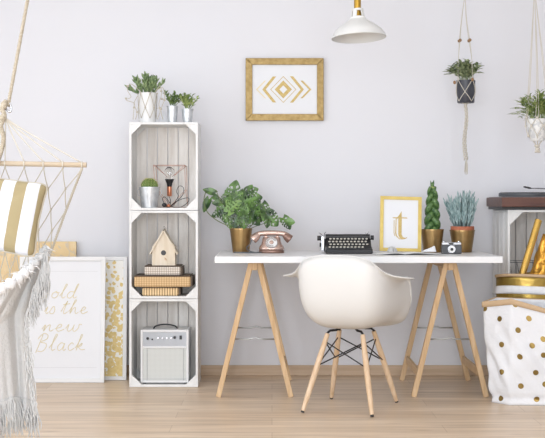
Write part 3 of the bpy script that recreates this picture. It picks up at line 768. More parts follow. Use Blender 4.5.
# monstera
cy = 7.17; cx = X(241, cy); z1 = Z(228.3, cy)
r = thing('potted_monstera', 'bushy monstera with holed leaves in a brass pot on the desk', 'plant', (cx, cy, DZ))
pot('pot', cx, cy, DZ, z1, 8.3*cy/F, 11.2*cy/F, 'brass_satin', r, rim=.0018, rimh=.006, wall=.003); soil(cx, cy, z1-.02, .052, r)
def monstera_leaf(m, base, tip, Wd, nrm, holes=True, curl=.15):
    base = Vector(base); t = Vector(tip)-base; L_ = t.length; t, nn, sd = frame_axes(t, nrm)
    def fn(u, v):
        w = (1.0 if v < .0 else (math.sin(PI*min(1, (.10+v*.9)))**.55))*(1-.45*v**2)
        if v > .97: w *= .15
        a = (u-.5)*2; back = -.16*L_*abs(a)*(1-v)**3*1.2
        return base+t*(v*L_+back)+sd*(a*w*Wd/2)+nn*(abs(a)*w*Wd*.13-curl*L_*v*v)
    hs = []
    if holes:
        for j in range(4):
            for s in (-1, 1): hs.append((.5+s*(.20+.02*(j % 2)), .2+.17*j+.03*s, .115, .045))
            if j < 3:
                for s in (-1, 1): hs.append((.5+s*.40, .28+.17*j, .09, .028))
    def mask(u, v):
        for (a, b, c, d) in hs:
            vv = v-b-abs(u-.5)*.25+.05
            if ((u-a)/c)**2+(vv/d)**2 < 1: return True
        return False
    m.grid(fn, 18, 22, mask=mask if holes else None)
lv = [ # base px,py ; tip px,py ; width px ; depth offset ; material
 (231,205,236,180,17,0.0,0), (240,205,251,184,15,.03,0), (244,202,262,196,17,-.03,0), (250,205,267,212,15,-.02,0), (235,210,226,200,10,-.05,1),
 (228,212,241,200,11,-.07,1), (215,193,203,189,7,.0,0), (213,196,219,199,6,.0,0), (209,199,203,212,8,-.02,0), (222,203,212,203,7,-.02,0),
 (225,211,211,216,10,-.03,0), (220,208,226,223,9,-.05,0), (240,206,250,224,14,-.06,0), (247,208,259,226,14,-.04,0), (238,214,233,228,12,-.06,0),
 (252,200,262,222,13,.0,0), (266,213,278,226,15,-.02,0), (270,212,266,228,10,.01,0), (283,218,291,229,11,-.01,0), (287,222,295,222,8,-.01,0),
 (236,198,225,190,11,.04,0), (245,195,258,188,12,.05,0), (232,200,243,192,11,-.04,0), (243,214,244,229,11,-.07,0), (226,215,231,229,9,-.03,0),
 (256,207,252,222,12,-.05,0), (228,196,222,205,10,.02,0), (262,204,267,220,12,.02,0), (238,208,249,212,14,-.08,0), (233,200,229,216,11,-.04,0)]
m0 = MB(); m1 = MB(); ms = MB(); random.seed(9)
for (a, b, c, d, w_, dy, km) in lv:
    y = cy+dy; p0 = P(a, b, y); p1 = P(c, d, y-.01)
    nrm = Vector((random.uniform(-.35,.35), -1, random.uniform(.15,.7)))
    monstera_leaf(m1 if km else m0, p0, p1, w_*cy/F*1.15, nrm, holes=(w_ > 8))
    start = Vector((cx+random.uniform(-.03,.03), cy+random.uniform(-.03,.03), z1-.018))
    mid = start.lerp(p0, .55)+Vector((0, 0, .02))
    ms.tube(spline([start, mid, p0], 5), [.0019]*11, 5)
m0.build('foliage', 'leaf_monstera', r, smooth=True); m1.build('young_leaves', 'leaf_light', r, smooth=True)
ms.tube(spline([P(236,228.5,7.12), P(229,226,7.1), P(218,221,7.1), P(209,214,7.1), P(205,207,7.12), P(204,199,7.12), P(206,191,7.14)], 5), .0024, 6)
ms.tube(spline([P(222,206,7.14), P(219,198,7.14), P(216,190,7.14)], 5), .002, 6)
ms.build('stems', 'stem', r, smooth=True)
# telephone
cy = 7.12; cx = X(271.5, cy)
r = thing('rotary_telephone', 'rose gold retro rotary telephone on the desk beside the monstera', 'telephone', (cx, cy, DZ))
def sup(m, cx, cy, prof, n=40, e=2.6):
    vs = []; fs = []
    for (rx, ry, z) in prof:
        for k_ in range(n):
            a = 2*PI*k_/n; c_, s_ = math.cos(a), math.sin(a)
            vs.append((cx+rx*abs(c_)**(2/e)*(1 if c_ > 0 else -1), cy+ry*abs(s_)**(2/e)*(1 if s_ > 0 else -1), z))
    for i in range(len(prof)-1):
        for k_ in range(n): l = (k_+1) % n; fs.append((i*n+k_, i*n+l, (i+1)*n+l, (i+1)*n+k_))
    fs.append(tuple(range(n-1, -1, -1))); fs.append(tuple(range((len(prof)-1)*n, len(prof)*n))); m.add(vs, fs)
m = MB(); sup(m, cx, cy, [(.070,.058,DZ),(.072,.060,DZ+.004),(.072,.060,DZ+.012),(.069,.058,DZ+.016)]); m.build('base', 'rose_dark', r, smooth='auto')
m = MB(); sup(m, cx, cy+.005, [(.070,.057,DZ+.0162),(.072,.058,DZ+.024),(.068,.054,DZ+.036),(.058,.046,DZ+.048),(.052,.040,DZ+.066),(.050,.032,DZ+.084),(.044,.024,DZ+.090)]); m.build('body', 'rose_gold', r, smooth=True)
Rx = Matrix.Rotation(math.radians(62), 3, 'X'); dc = Vector((cx, cy-.034, DZ+.056))
MB().lathe([(0,0),(.035,0),(.036,.004),(.033,.008),(0,.009)], dc, 32, R=Rx, caps=False).build('dial_plate', 'white_ceramic', r, smooth='auto')
dl = MB(); 
for k_ in range(10):
    a = math.radians(30+k_*28); p = Rx @ Vector((.0245*math.cos(a), .0245*math.sin(a), .0098))+dc
    q = [p+Rx @ Vector((.0044*math.cos(t*PI/5), .0044*math.sin(t*PI/5), 0)) for t in range(10)]; dl.tube(q, .001, 5, closed=True)
dl.tube([dc+Rx @ Vector((.034*math.cos(t*PI/16), .034*math.sin(t*PI/16), .0095)) for t in range(32)], .0018, 6, closed=True)
dl.build('finger_wheel', 'rose_dark', r, smooth=True)
MB().lathe([(0,.009),(.012,.009),(.011,.013),(0,.014)], dc, 24, R=Rx, caps=False).build('dial_hub', 'rose_gold', r, smooth='auto')
hz = DZ+.100
for s in (-1, 1):
    MB().box(cx+s*.032-.008, cx+s*.032+.008, cy-.014, cy+.018, DZ+.082, hz-.004).build('cradle', 'rose_gold', r, bevel=.004, seg=3)
hp = [(-.096,-.008),(-.084,.000),(-.06,.008),(-.02,.011),(.02,.011),(.06,.008),(.084,.000),(.096,-.008)]
h = MB().tube(spline([(cx+a, cy, hz+b) for a, b in hp], 4), [.0150]*29, 12, flat=.9).build('handset', 'rose_gold', r, smooth=True)
for s in (-1, 1):
    Rr = Matrix.Rotation(s*math.radians(-52), 3, 'Y')
    MB().lathe([(0,.026),(.014,.022),(.022,.004),(.026,-.014),(.025,-.022),(0,-.026)], (cx+s*.088, cy-.002, hz-.012), 24, R=Rr, caps=False).build('handset_cup', 'rose_gold' if s < 0 else 'rose_dark', h, smooth='auto')
cb = [(262,251.2,7.0),(256,252.5,6.98),(248,252.6,6.98),(240,252.4,6.99),(233.5,252.2,7.0)]
MB().tube(spline([(X(a, c), c+.08, DZ+.004) for a, b, c in cb], 5), .0038, 8).build('cord', 'cable', r, smooth=True)
MB().tube(spline([(X(256,7.05), 7.06, DZ+.004), (X(250,7.05), 7.055, DZ+.012), (X(246.5,7.05), 7.05, DZ+.03), (X(250,7.05), 7.05, DZ+.05), (X(251.5,7.05), 7.052, DZ+.075), (X(252.5,7.05), 7.06, DZ+.09)], 5)[:21], .0026, 8).build('cord', 'cable', r, smooth=True)

# typewriter
cy = 7.1; a0, a1 = X(325, cy), X(371, cy); cx = (a0+a1)/2
r = thing('typewriter', 'black vintage typewriter with rows of cream keys on the desk', 'typewriter', (cx, cy, DZ))
Y0, Y1 = cy-.13, cy+.13
side = [(Y0, DZ), (Y1, DZ), (Y1, DZ+.075), (cy+.03, DZ+.080), (cy-.02, DZ+.045), (Y0+.03, DZ+.028), (Y0, DZ+.026)]
MB().prism(side, lambda a, b, d: Vector((d, a, b)), a0, a1).build('body', 'black_metal', r, bevel=.004, seg=3)
m = MB(); m.tube([(a0+.004, cy+.035, DZ+.088), (a1-.004, cy+.035, DZ+.088)], .0165, 24); pl = m.build('platen', 'black_plastic', r, smooth='auto')
for xx in (a1+.006,): MB().tube([(xx-.006, cy+.035, DZ+.085), (xx+.012, cy+.035, DZ+.085)], .013, 16).build('platen_knob', 'black_plastic', pl, smooth='auto')
for s_, xx in ((1, a0),):
    m = MB(); m.box(xx-.022, xx-.004, cy-.02, cy+.07, DZ+.012, DZ+.095); m.build('carriage_end', 'chrome', r, bevel=.004)
    MB().tube([(xx-.042, cy+.035, DZ+.082), (xx-.022, cy+.035, DZ+.082)], .014, 16).build('platen_knob', 'black_plastic', r, smooth='auto')
    MB().tube([(xx-.03, cy+.0, DZ+.045), (xx-.018, cy-.0, DZ+.045)], .012, 16).build('ribbon_knob', 'black_plastic', r, smooth='auto')
    MB().tube(spline([(xx-.012, cy+.01, DZ+.09), (xx-.022, cy, DZ+.105), (xx-.034, cy-.01, DZ+.112)], 4), .003, 8).build('return_lever', 'chrome', r, smooth=True)
    MB().tube(spline([(xx-.006, cy+.01, DZ+.09), (xx-.002, cy, DZ+.108), (xx+.004, cy-.01, DZ+.116)], 4), .0025, 8).build('paper_lever', 'chrome', r, smooth=True)
MB().tube([(a1-.018, cy+.04, DZ+.100), (a1-.012, cy+.035, DZ+.118)], .0022, 8).build('paper_lever', 'chrome', r, smooth=True)
MB().tube([(a1-.018, cy+.04, DZ+.100), (a1-.030, cy+.035, DZ+.113)], .0018, 8).build('paper_lever', 'chrome', r, smooth=True)
for row in range(4):
    n = 11-(row == 0); y = Y0+.02+row*.023; z = DZ+.036+row*.0145
    for i in range(n):
        x = a0+.022+(i+.5*(row % 2)*.6)*((a1-a0-.05)/10.3)
        kk = MB(); kk.tube([(x, y, z-.001), (x, y-.0012, z+.003)], [.0068, .0064], 10); kk.build('key', 'key_cream', r, smooth='auto')
MB().box(a0+.05, a1-.05, Y0+.004, Y0+.013, DZ+.027, DZ+.033).build('space_bar', 'black_plastic', r, bevel=.002)

# framed t
d0 = 7.12; lean = .045; a0, a1 = X(379.6, d0), X(421.2, d0)
zt = Z(197, d0); Lf = math.hypot(zt-DZ, lean)
Rt = Matrix.Rotation(math.radians(1.6), 3, 'Y')
tc0 = Vector(((a0+a1)/2, d0, DZ+.0075))
def ft(a, b, d):
    z = b; v = Vector((a-(a0+a1)/2, lean*(b/Lf)+d, (zt-DZ-.004)*b/Lf)); v = Rt @ v
    return tc0+v
r = thing('picture_frame', 'yellow gold frame with a blackletter t leaning upright on the desk', 'picture', ((a0+a1)/2, d0, DZ))
m = MB(); rect_frame(m, ft, a0, a1, 0, Lf, .0195, -.004, .014); m.build('frame', 'yellow_frame', r, bevel=.001)
pr = MB().prism([(a0+.017, .017), (a1-.017, .017), (a1-.017, Lf-.017), (a0+.017, Lf-.017)], ft, .003, .006).build('print', 'paper_white', r)
kx = d0/F
def tp(px, py): return ((a0+a1)/2+(px-401.0)*kx, (250-py)*kx+.004)
def poly(m, pts, da=.0018, db=.0032):
    m.prism([tp(*p) for p in pts], ft, da, db)
m = MB()
sc = .16; q = lambda x, y: (370+x*sc, 190+y*sc)
poly(m, [q(178,155), q(198,122), q(200,165), q(178,165)])
poly(m, [q(178,165), q(200,165), q(200,270), q(179,276)])
poly(m, [q(179,276), q(200,270), q(208,288), q(224,292), q(220,298), q(204,302), q(190,296)])
poly(m, [q(224,292), q(236,286), q(232,294), q(220,300), q(204,302)])
poly(m, [q(140,163), q(178,161), q(178,168), q(148,169)]); poly(m, [q(200,161), q(232,161), q(236,168), q(200,168)])
poly(m, [q(162,170), q(167,170), q(167,262), q(172,280), q(166,284), q(160,264)])
poly(m, [q(166,284), q(172,280), q(186,296), q(204,302), q(186,302)]); poly(m, [q(150,180), q(154,180), q(154,262), q(150,262)])
poly(m, [q(150,262), q(154,262), q(162,282), q(156,282)]); poly(m, [q(167,170), q(182,148), q(184,154), q(170,174)])
m.build('letter_t', 'gold_print', pr)
# papers
def page(m, pts, z, th): m.prism(pts, lambda a, b, d: Vector((a, b, d)), z, z+th)
y_ = 6.94
r = thing('magazine', 'open white magazine lying on the desk in front of the t frame', 'magazine', (X(400, 7), 7, DZ))
m = MB(); n = 14
def pg(side):
    def fn(u, v):
        x = X(402, 7)+side*u*(.155 if side < 0 else .20); bulge = .010*math.sin(PI*min(1, u*1.1))**1.0*(1-u)+.0015
        return Vector((x+.02*v*-1, 6.84+.20*v+.012*u*side, DZ+.0005+bulge+.001))
    return fn
for s in (-1, 1):
    m = MB(); m.grid(pg(s), n, 4); m.build('page_block', 'magazine', r, smooth=True, solid=.002)
MB().prism([(X(376,6.9), 6.835), (X(438,6.9), 6.85), (X(436,6.9), 7.03), (X(378,6.9), 7.03)], lambda a, b, d: Vector((a, b, d)), DZ, DZ+.0007).build('cover', 'dark_grey', r)
def rock(px, py_, cy, w, h, d, m_, label, name, seed):
    random.seed(seed); cx = X(px, cy); mm = MB(); zb = DZ+.0115
    def fn(u, v):
        a = 2*PI*u; t = PI/2*v; k_ = 1+.22*math.sin(3*a+seed)+.12*math.sin(5*a+2*seed)
        return Vector((cx+w*k_*math.cos(t)**.8*math.cos(a), cy+d*k_*math.cos(t)**.8*math.sin(a), zb+h*math.sin(t)**1.3))
    mm.grid(fn, 9, 4, closeu=True); mm.f.append(tuple(range(8, -1, -1)))
    return tag(mm.build(name, m_, org=(cx, cy, zb)), label, 'ornament')
rock(391.5, 0, 6.95, .026, .030, .02, 'crumple_grey', 'small faceted grey stone on the magazine, in front of t frame', 'decorative_stone', 1)
# torn/crumpled white paper at the right of the magazine
cx = X(430, 6.95); zb = DZ+.012
m = MB(); m.prism([(X(422,6.95), zb), (X(436,6.95), zb), (X(434.3,6.95), zb+.034), (X(432,6.95), zb+.026), (X(428,6.95), zb+.017), (X(425,6.95), zb+.011)], lambda a, b, d: Vector((a, d, b)), 6.93, 6.965)
tag(m.build('folded_paper', 'paper_crumple', bevel=.003, org=(cx, 6.95, zb)), 'crumpled white paper wedge in front of the braided plant pot', 'paper')

# braided sansevieria
cy = 7.19; cx = X(432.3, cy); z1 = Z(229.2, cy)
r = thing('braided_sansevieria', 'tall braided snake plant in a brass pot behind the film camera', 'plant', (cx, cy, DZ))
pot('pot', cx, cy, DZ, z1, 8.7*cy/F, 11.4*cy/F, 'brass_satin', r, rim=.0018, rimh=.005, wall=.003); soil(cx, cy, z1-.02, .054, r)
m = MB(); zt_ = Z(187, cy); Hh = zt_-z1+.02
for k_ in range(3):
    pts = []; rs = []
    for i in range(46):
        t = i/45; ph = 2*PI*(t*1.55+k_/3); amp = .029*(1-.50*t**2.2)
        pts.append((cx+amp*math.sin(ph), cy+.020*(1-.5*t)*math.sin(2*ph), z1-.02+Hh*t)); rs.append(.0195*(1-.50*t**2.2))
    m.tube(pts, rs, 10)
m.build('braided_leaves', 'leaf_sanse', r, smooth=True)
m = MB(); zz = zt_
for a, b in ((-.010, .036), (.009, .040), (.001, .030)): m.tube([(cx+a*.3, cy, zz-.012), (cx+a*.6, cy, zz+b*.5), (cx+a, cy, zz+b)], [.006, .006, .001], 8)
m.build('leaf_tips', 'leaf_sanse', r, smooth=True)
MB().lathe([(.0125, zz-.010), (.0135, zz-.004), (.0125, zz+.002)], (cx, cy, 0), 16).build('tie', 'leaf_fern', r, smooth=True)
# blue chalk sticks
cy = 7.22; cx = X(462.3, cy); z1 = Z(230, cy)
r = thing('potted_chalkstick', 'blue green chalkstick succulent in terracotta inside a brass pot on desk', 'plant', (cx, cy, DZ))
pot('outer_pot', cx, cy, DZ, z1, 9.4*cy/F, 12.4*cy/F, 'brass_satin', r, rim=.0018, rimh=.006, wall=.003)
zr = Z(226.3, cy)
MB().lathe([(.045, z1-.06), (.058, z1+.0), (.0665, z1+.0005), (.0665, zr), (.060, zr), (.058, zr-.015), (0, zr-.015)], (cx, cy, 0), 36, caps=False).build('terracotta_pot', 'terracotta', r, smooth='auto')
m = MB(); random.seed(21)
for i in range(46):
    a = random.uniform(0, 2*PI); rad = .046*math.sqrt(random.random()); tilt = .04+rad*7.5*random.uniform(.4, 1)
    b = Vector((cx+rad*math.cos(a), cy+rad*math.sin(a), zr-.014)); d = Vector((math.cos(a)*math.sin(tilt), math.sin(a)*math.sin(tilt)*.8, math.cos(tilt)))
    L_ = random.uniform(.12, .185)*(1-.15*abs(tilt)); tip = b+d*L_
    m.tube([b, tip], [.0035, .002], 5)
    for q_ in range(11):
        t = .18+.82*q_/10; aa = q_*2.4+i
        finger(m, b.lerp(tip, t), d*2.2+Vector((math.cos(aa), math.sin(aa), .1))*.7, .044, .0047, .05, 5)
m.build('foliage', 'leaf_blue', r, smooth=True)
# film camera
cy = 6.98; a0, a1 = X(441.3, cy), X(461.3, cy); cx = (a0+a1)/2; h = .068
r = thing('film_camera', 'small grey and silver vintage film camera in front of the plant pots', 'camera', (cx, cy, DZ))
MB().box(a0, a1, cy-.016, cy+.018, DZ, DZ+h*.72).build('body', 'dark_grey', r, bevel=.005, seg=3)
MB().box(a0+.002, a1-.002, cy-.013, cy+.015, DZ+h*.72, DZ+h*.93).build('top_plate', 'chrome', r, bevel=.003, seg=2)
c = Vector((cx-.002, cy-.016, DZ+h*.38))
MB().tube([c, c+Vector((0,-.012,0))], .0215, 28).build('lens_barrel', 'chrome', r, smooth='auto')
MB().tube([c+Vector((0,-.012,0)), c+Vector((0,-.020,0))], .0165, 28).build('lens_ring', 'white_ceramic', r, smooth='auto')
MB().tube([c+Vector((0,-.018,0)), c+Vector((0,-.0207,0))], .0085, 24).build('lens_glass', 'black_plastic', r, smooth='auto')
MB().box(cx-.016, cx+.010, cy-.0145, cy-.0125, DZ+h*.77, DZ+h*.89).build('viewfinder', 'black_plastic', r, bevel=.001)
for xx, rr in ((a0+.014, .008), (a1-.014, .007)): MB().tube([(xx, cy, DZ+h*.92), (xx, cy, DZ+h*1.02)], rr, 16).build('dial', 'chrome', r, smooth='auto')

# ---------------------------------------------------------------- record player
y0, y1 = 6.99, 7.50; a0 = X(502.0, y0); a1 = a0+.46
r = thing('record_player', 'dark walnut record player on top of the white crates', 'record player', ((a0+a1)/2, 7.25, RZ))
MB().box(a0+.01, a1-.01, y0+.05, y1-.01, RZ, RZ+.018).build('base', 'black_plastic', r, bevel=.002)
zt = Z(197.2, y0); MB().box(a0, a1, y0, y1, RZ+.016, zt).build('plinth', 'turntable_wood', r, bevel=.003, seg=2)
MB().box(a0+.012, a1-.012, y0+.025, y1-.012, zt, zt+.003).build('top_plate', 'mid_grey', r, bevel=.001)
pc = Vector((a0+.185, 7.235, zt+.003))
MB().lathe([(.10,0),(.155,.002),(.158,.006),(.158,.020),(.155,.023),(0,.023)], pc, 48, caps=False).build('platter', 'dark_grey', r, smooth='auto')
MB().lathe([(.004,.0235),(.150,.0235),(.150,.0255),(.004,.0255)], pc, 48, caps=False).build('record', 'black_plastic', r, smooth='auto')
ta = Vector((a0+.40, 7.36, zt+.003))
MB().lathe([(.026,0),(.026,.028),(.016,.032),(.014,.05),(0,.05)], ta, 24, caps=False).build('tonearm_base', 'chrome', r, smooth='auto')
hx = Vector((X(530, 7.1), 7.10, Z(188.2, 7.1)))
MB().tube([ta+Vector((.04,.07,.045)), ta+Vector((0,0,.047)), hx], [.004,.004,.0035], 8).build('tonearm', 'chrome', r, smooth=True)
MB().beam(hx, P(524.5, 186.8, 7.06), .014, .008).build('headshell', 'black_plastic', r, bevel=.001)
# wire basket in upper right crate
yy = 7.14; bx0, bx1 = rx0+.02, rx0+.30; zb = RZ-.5+.0145; zt = Z(262.5, yy)
r = thing('wire_basket', 'thin dark wire basket in the crate under the record player', 'basket', ((bx0+bx1)/2, yy+.1, zb))
m = MB()
def ring(z, i=0): return [(bx0+i, yy+i, z), (bx1-i, yy+i, z), (bx1-i, yy+.24-i, z), (bx0+i, yy+.24-i, z)]
for z, i in ((zt, 0), (zb+.003, .03)): m.tube(ring(z, i), .0016, 6, closed=True)
T = ring(zt); Bq = ring(zb+.003, .03)
for i in range(4):
    j = (i+1) % 4
    for t in range(6):
        a = Vector(T[i]).lerp(Vector(T[j]), t/6); b = Vector(Bq[i]).lerp(Vector(Bq[j]), ((t+.5)/6)); c = Vector(T[i]).lerp(Vector(T[j]), (t+1)/6)
        m.tube([a, b, c], .0011, 5)
m.build('wire_mesh', 'dark_grey', r, smooth=True)

# ---------------------------------------------------------------- paper bags
# dotted bag: loop of outline points from bottom to top
Bb = [(X(491.3,6.56), 6.56), (X(509,6.47), 6.465), (X(549,6.45), 6.45), (X(566,6.5), 6.56), (X(560,6.6), 6.72), (X(500,6.66), 6.70)]
Bt_ = [(X(483.5,6.58), 6.58), (X(511.5,6.49), 6.47), (X(552,6.46), 6.45), (X(571,6.5), 6.58), (X(560,6.66), 6.70), (X(498,6.66), 6.70)]
topz = [Z(302.5,6.58), Z(299.5,6.47), Z(311.5,6.45), .50, .515, .53]
def loop_at(L, n, u):
    k_ = len(L); t = (u*k_) % k_; i = int(t); fr = t-i; a, b = L[i], L[(i+1) % k_]
    fr = .5-.5*math.cos(PI*fr)*1.0 if False else fr
    return [a[q_]+(b[q_]-a[q_])*fr for q_ in range(len(a))]
def bagf(u, v):
    b = loop_at(Bb, 0, u); t = loop_at(Bt_, 0, u); z = loop_at([(q_,) for q_ in topz], 0, u)[0]
    x = b[0]+(t[0]-b[0])*v; y = b[1]+(t[1]-b[1])*v
    c = Vector((X(528,6.58), 6.58)); d = Vector((x, y))-c; d.normalize()
    w = .006*math.sin(9*v+14*u*PI)*math.sin(PI*v)+.008*math.sin(PI*v)-.012*math.exp(-((v-.06)/.04)**2)
    w += .009*math.sin(44*u+7*v)*math.sin(17*v+25*u)*math.sin(PI*min(1,v*1.2))
    return Vector((x+d.x*w, y+d.y*w, .001+(z-.001)*v))
r = thing('paper_bag', 'crumpled white paper bag with gold dots on the floor beside desk', 'bag', (X(528,6.58), 6.58, 0))
m = MB(); m.grid(bagf, 96, 40, closeu=True); m.f.append(tuple(range(95, -1, -1)))
m.build('bag_body', 'paper_crumple', r, smooth=True, solid=.0015)
m = MB()
def lip(u, v):
    p = bagf(u, 1.0); c = Vector((X(528,6.58), 6.58, p.z)); d = (p-c).normalized()
    wid = .020+.006*math.sin(2*PI*u+1)
    prof = [(0,.0),(.006,.004),(.009,0),(.008,-wid)]
    i = min(2, int(v*3)); fr = v*3-i; a, b = prof[i], prof[i+1]
    return p+d*(a[0]+(b[0]-a[0])*fr)+Vector((0,0,a[1]+(b[1]-a[1])*fr))
m.grid(lip, 96, 6, closeu=True); m.build('kraft_lip', 'kraft', r, smooth=True, solid=.001)
# dots: find (u,v) on the bag for each dot in the picture
m = MB()
dots = [(18,68),(72,103),(138,145),(180,105),(22,162),(78,200),(190,203),(33,260),(145,245),(78,298),(205,300),(35,352),(148,350),(78,395),(207,397),(232,178),(233,238),(236,345),(130,52)]
def proj(p): return (HX+p.x*F/p.y, HY+(CH-p.z)*F/p.y)
cand = [(u/240, v/80) for u in range(-10, 90) for v in range(1, 80)]
cp = [(proj(bagf(u % 1, v)), u % 1, v) for u, v in cand]
for (a, b) in dots:
    px, py = 480+a*.274, 290+b*.274
    best = min(cp, key=lambda q_: (q_[0][0]-px)**2+(q_[0][1]-py)**2)
    if (best[0][0]-px)**2+(best[0][1]-py)**2 > 9: continue
    u0, v0 = best[1], best[2]
    c = bagf(u0, v0); du = (bagf((u0+.004) % 1, v0)-bagf((u0-.004) % 1, v0)).normalized(); dv = (bagf(u0, v0+.01)-bagf(u0, v0-.01)).normalized()
    nn = du.cross(dv); nn = nn if nn.y < 0 else -nn
    R_ = .0145; su = .004/((bagf((u0+.002) % 1, v0)-bagf((u0-.002) % 1, v0)).length); sv = .02/((bagf(u0, v0+.01)-bagf(u0, v0-.01)).length)
    vs = [c+nn*.0022]; fs = []
    for ring_ in (1, 2):
        for k_ in range(16):
            aa = 2*PI*k_/16; rr = R_*ring_/2
            p = bagf((u0+math.cos(aa)*rr*su) % 1, min(.995, max(.002, v0+math.sin(aa)*rr*sv))); vs.append(p+nn*.0022)
    for k_ in range(16):
        l = (k_+1) % 16; fs.append((0, 1+k_, 1+l)); fs.append((1+k_, 17+k_, 17+l, 1+l))
    m.add(vs, fs)
m.build('gold_dots', 'gold_dot', r, smooth=True)
# round gold and white bag behind
bc = (X(535, 6.87), 6.87)
def bag2(u, v, extra=0):
    a = 2*PI*u; rx, ry = .212*(1-.03*v)+extra, .135+extra
    w = 1+.015*math.sin(5*a+6*v)+.012*math.sin(11*a)*math.sin(7*v)
    zt_ = .646+.022*(math.cos(a)*.3)+.008*math.sin(a*2)
    return Vector((bc[0]+rx*w*math.cos(a), bc[1]+ry*w*math.sin(a), .001+(zt_-.001)*v))
r = thing('paper_bag', 'gold paper bag with white band and rolled kraft top, holding wrapping rolls', 'bag', (bc[0], bc[1], 0))
m = MB(); m.grid(lambda u, v: bag2(u, v), 64, 24, closeu=True); m.f.append(tuple(range(63, -1, -1))); m.build('bag_body', 'gold_band', r, smooth=True, solid=.0015)
m = MB(); m.grid(lambda u, v: bag2(u, .842+.066*v, .003+.004*math.sin(PI*v)), 64, 4, closeu=True); m.build('white_band', 'paper_crumple', r, smooth=True, solid=.001)
m = MB(); m.grid(lambda u, v: bag2(u, 1.0, .007*math.sin(PI*v))+Vector((0,0,.006-.019*v)) if v > .1 else bag2(u, 1.0)+Vector((0,0,.006*0+.004)), 64, 5, closeu=True); m.build('kraft_lip', 'kraft', r, smooth=True, solid=.001)
m = MB(); m.grid(lambda u, v: bag2(u, .80-.012*v, .006), 64, 1, closeu=True); m.build('kraft_band', 'kraft', r, smooth=True, solid=.001)
# rolls of gold paper
a = P(514.5, 300, 6.80); b = P(538.6, 220, 6.87)
e = (b-a).normalized(); foot = a-e*((a.z-.26)/e.z)
r = thing('gift_wrap_roll', 'slim smooth gold wrapping paper roll leaning out of the bag', 'paper roll', foot)
MB().tube([foot, b], .0195, 28).build('paper_tube', 'gold_foil', r, smooth='auto')
MB().tube([b-e*.004, b+e*.0012], .0145, 20).build('roll_core', 'gold_dot', r, smooth='auto')
def crum(u, v):
    a_ = P(528, 305, 6.87); b_ = P(549.5, 236, 6.90); e_ = (b_-a_).normalized(); foot_ = a_-e_*((a_.z-.03)/e_.z)
    ax = foot_.lerp(b_, v); x_ = e_.cross(Vector((0,1,0))).normalized(); y_ = e_.cross(x_)
    an = 2*PI*u; rr = .038*(1+.10*math.sin(5*an+20*v)+.10*math.sin(3*an-33*v)+.05*math.sin(9*an+50*v))
    return ax+x_*rr*math.cos(an)+y_*rr*math.sin(an)
m = MB(); m.grid(crum, 32, 60, closeu=True); m.f.append(tuple(range(31, -1, -1))); m.f.append(tuple(range(60*32, 61*32)))
tag(m.build('gift_wrap_roll', 'gold_crumple', smooth=True, org=crum(0,0)), 'thick crumpled orange gold foil roll in the gold bag, at photo edge', 'paper roll')

# ---------------------------------------------------------------- pendant lamp
d = 6.3; k = d/F; c = P(358.9, 38.2, d); Rp = Matrix.Rotation(math.radians(-2.5), 3, 'Y') @ Matrix.Rotation(math.radians(5), 3, 'X')
Rp = Matrix.Rotation(math.radians(-2.5), 3, 'Y') @ Matrix.Rotation(math.radians(-4), 3, 'X')
r = thing('pendant_lamp', 'white metal dome pendant lamp with brass stem hanging over the desk', 'lamp', c)
prof = [(27.3,0),(27.6,.5),(26.2,3.5),(24.6,6.2),(23.2,8.0),(19,11.4),(14,15.0),(10.2,17.6),(8.4,19.0),(7.9,20.5)]
outer = [(a*k, b*k) for a, b in prof]; inner = [((a-.5)*k, (b-.35)*k) for a, b in prof[::-1][:-1]]
MB().lathe(outer+inner+[(26.8*k, 0), (27.3*k, 0)], c, 56, R=Rp, caps=False).build('shade', 'lamp_white', r, smooth='auto')
# neck: cage of posts with open slots
nb = [(8.2,19.6),(8.2,20.4),(6.4,21),(6.4,21.6)]
neck = MB().lathe([(a*k, b*k) for a, b in [(2,19.5)]+nb+[(2,21.6)]], c, 32, R=Rp, caps=False).build('neck_ring', 'white_lacquer', r, smooth='auto')
for q_ in range(4):
    a = PI/4+PI/2*q_+.2
    MB().beam(c+Rp @ Vector((math.cos(a)*6.6*k, math.sin(a)*6.6*k, 20.5*k)), c+Rp @ Vector((math.cos(a)*5.0*k, math.sin(a)*5.0*k, 28.5*k)), .022, .004, up=(math.cos(a), math.sin(a), 0)).build('neck_post', 'lamp_white', r)
MB().lathe([(0,20*k),(3.4*k,20*k),(3.4*k,28*k),(0,28*k)], c, 32, R=Rp, caps=False).build('socket', 'brass_rod', r, smooth='auto')
MB().lathe([(0,27.6*k),(5.9*k,27.6*k),(5.7*k,29.6*k),(3.8*k,30*k),(0,30*k)], c, 32, R=Rp, caps=False).build('neck_cap', 'lamp_white', r, smooth='auto')
top = c+Rp @ Vector((0,0,30*k))
MB().tube([top-Vector((0,0,.002)), top+Vector((0,0,.10))], 3.5*k, 24).build('brass_sleeve', 'brass_rod', r, smooth='auto')
MB().tube([top+Vector((0,0,.10)), (top.x, top.y, ZC-.03)], .003, 8).build('cord', 'white_lacquer', r, smooth=True)
MB().lathe([(0,-.03),(.05,-.03),(.055,-.0005),(0,-.0005)], (top.x, top.y, ZC), 32, caps=False).build('ceiling_rose', 'white_lacquer', r, smooth='auto')
MB().ball(c+Rp @ Vector((0,0,13*k)), .028, .028, .036, 20, 12).build('bulb', 'white_ceramic', r, smooth=True)

# ---------------------------------------------------------------- hanging planters
def hook_ceiling(p, root): MB().tube(spline([(p[0], p[1], ZC-.0005), (p[0], p[1], ZC-.03), (p[0]+.012, p[1], ZC-.04), (p[0], p[1], ZC-.05)], 4), .003, 8).build('ceiling_hook', 'dark_grey', root, smooth=True)
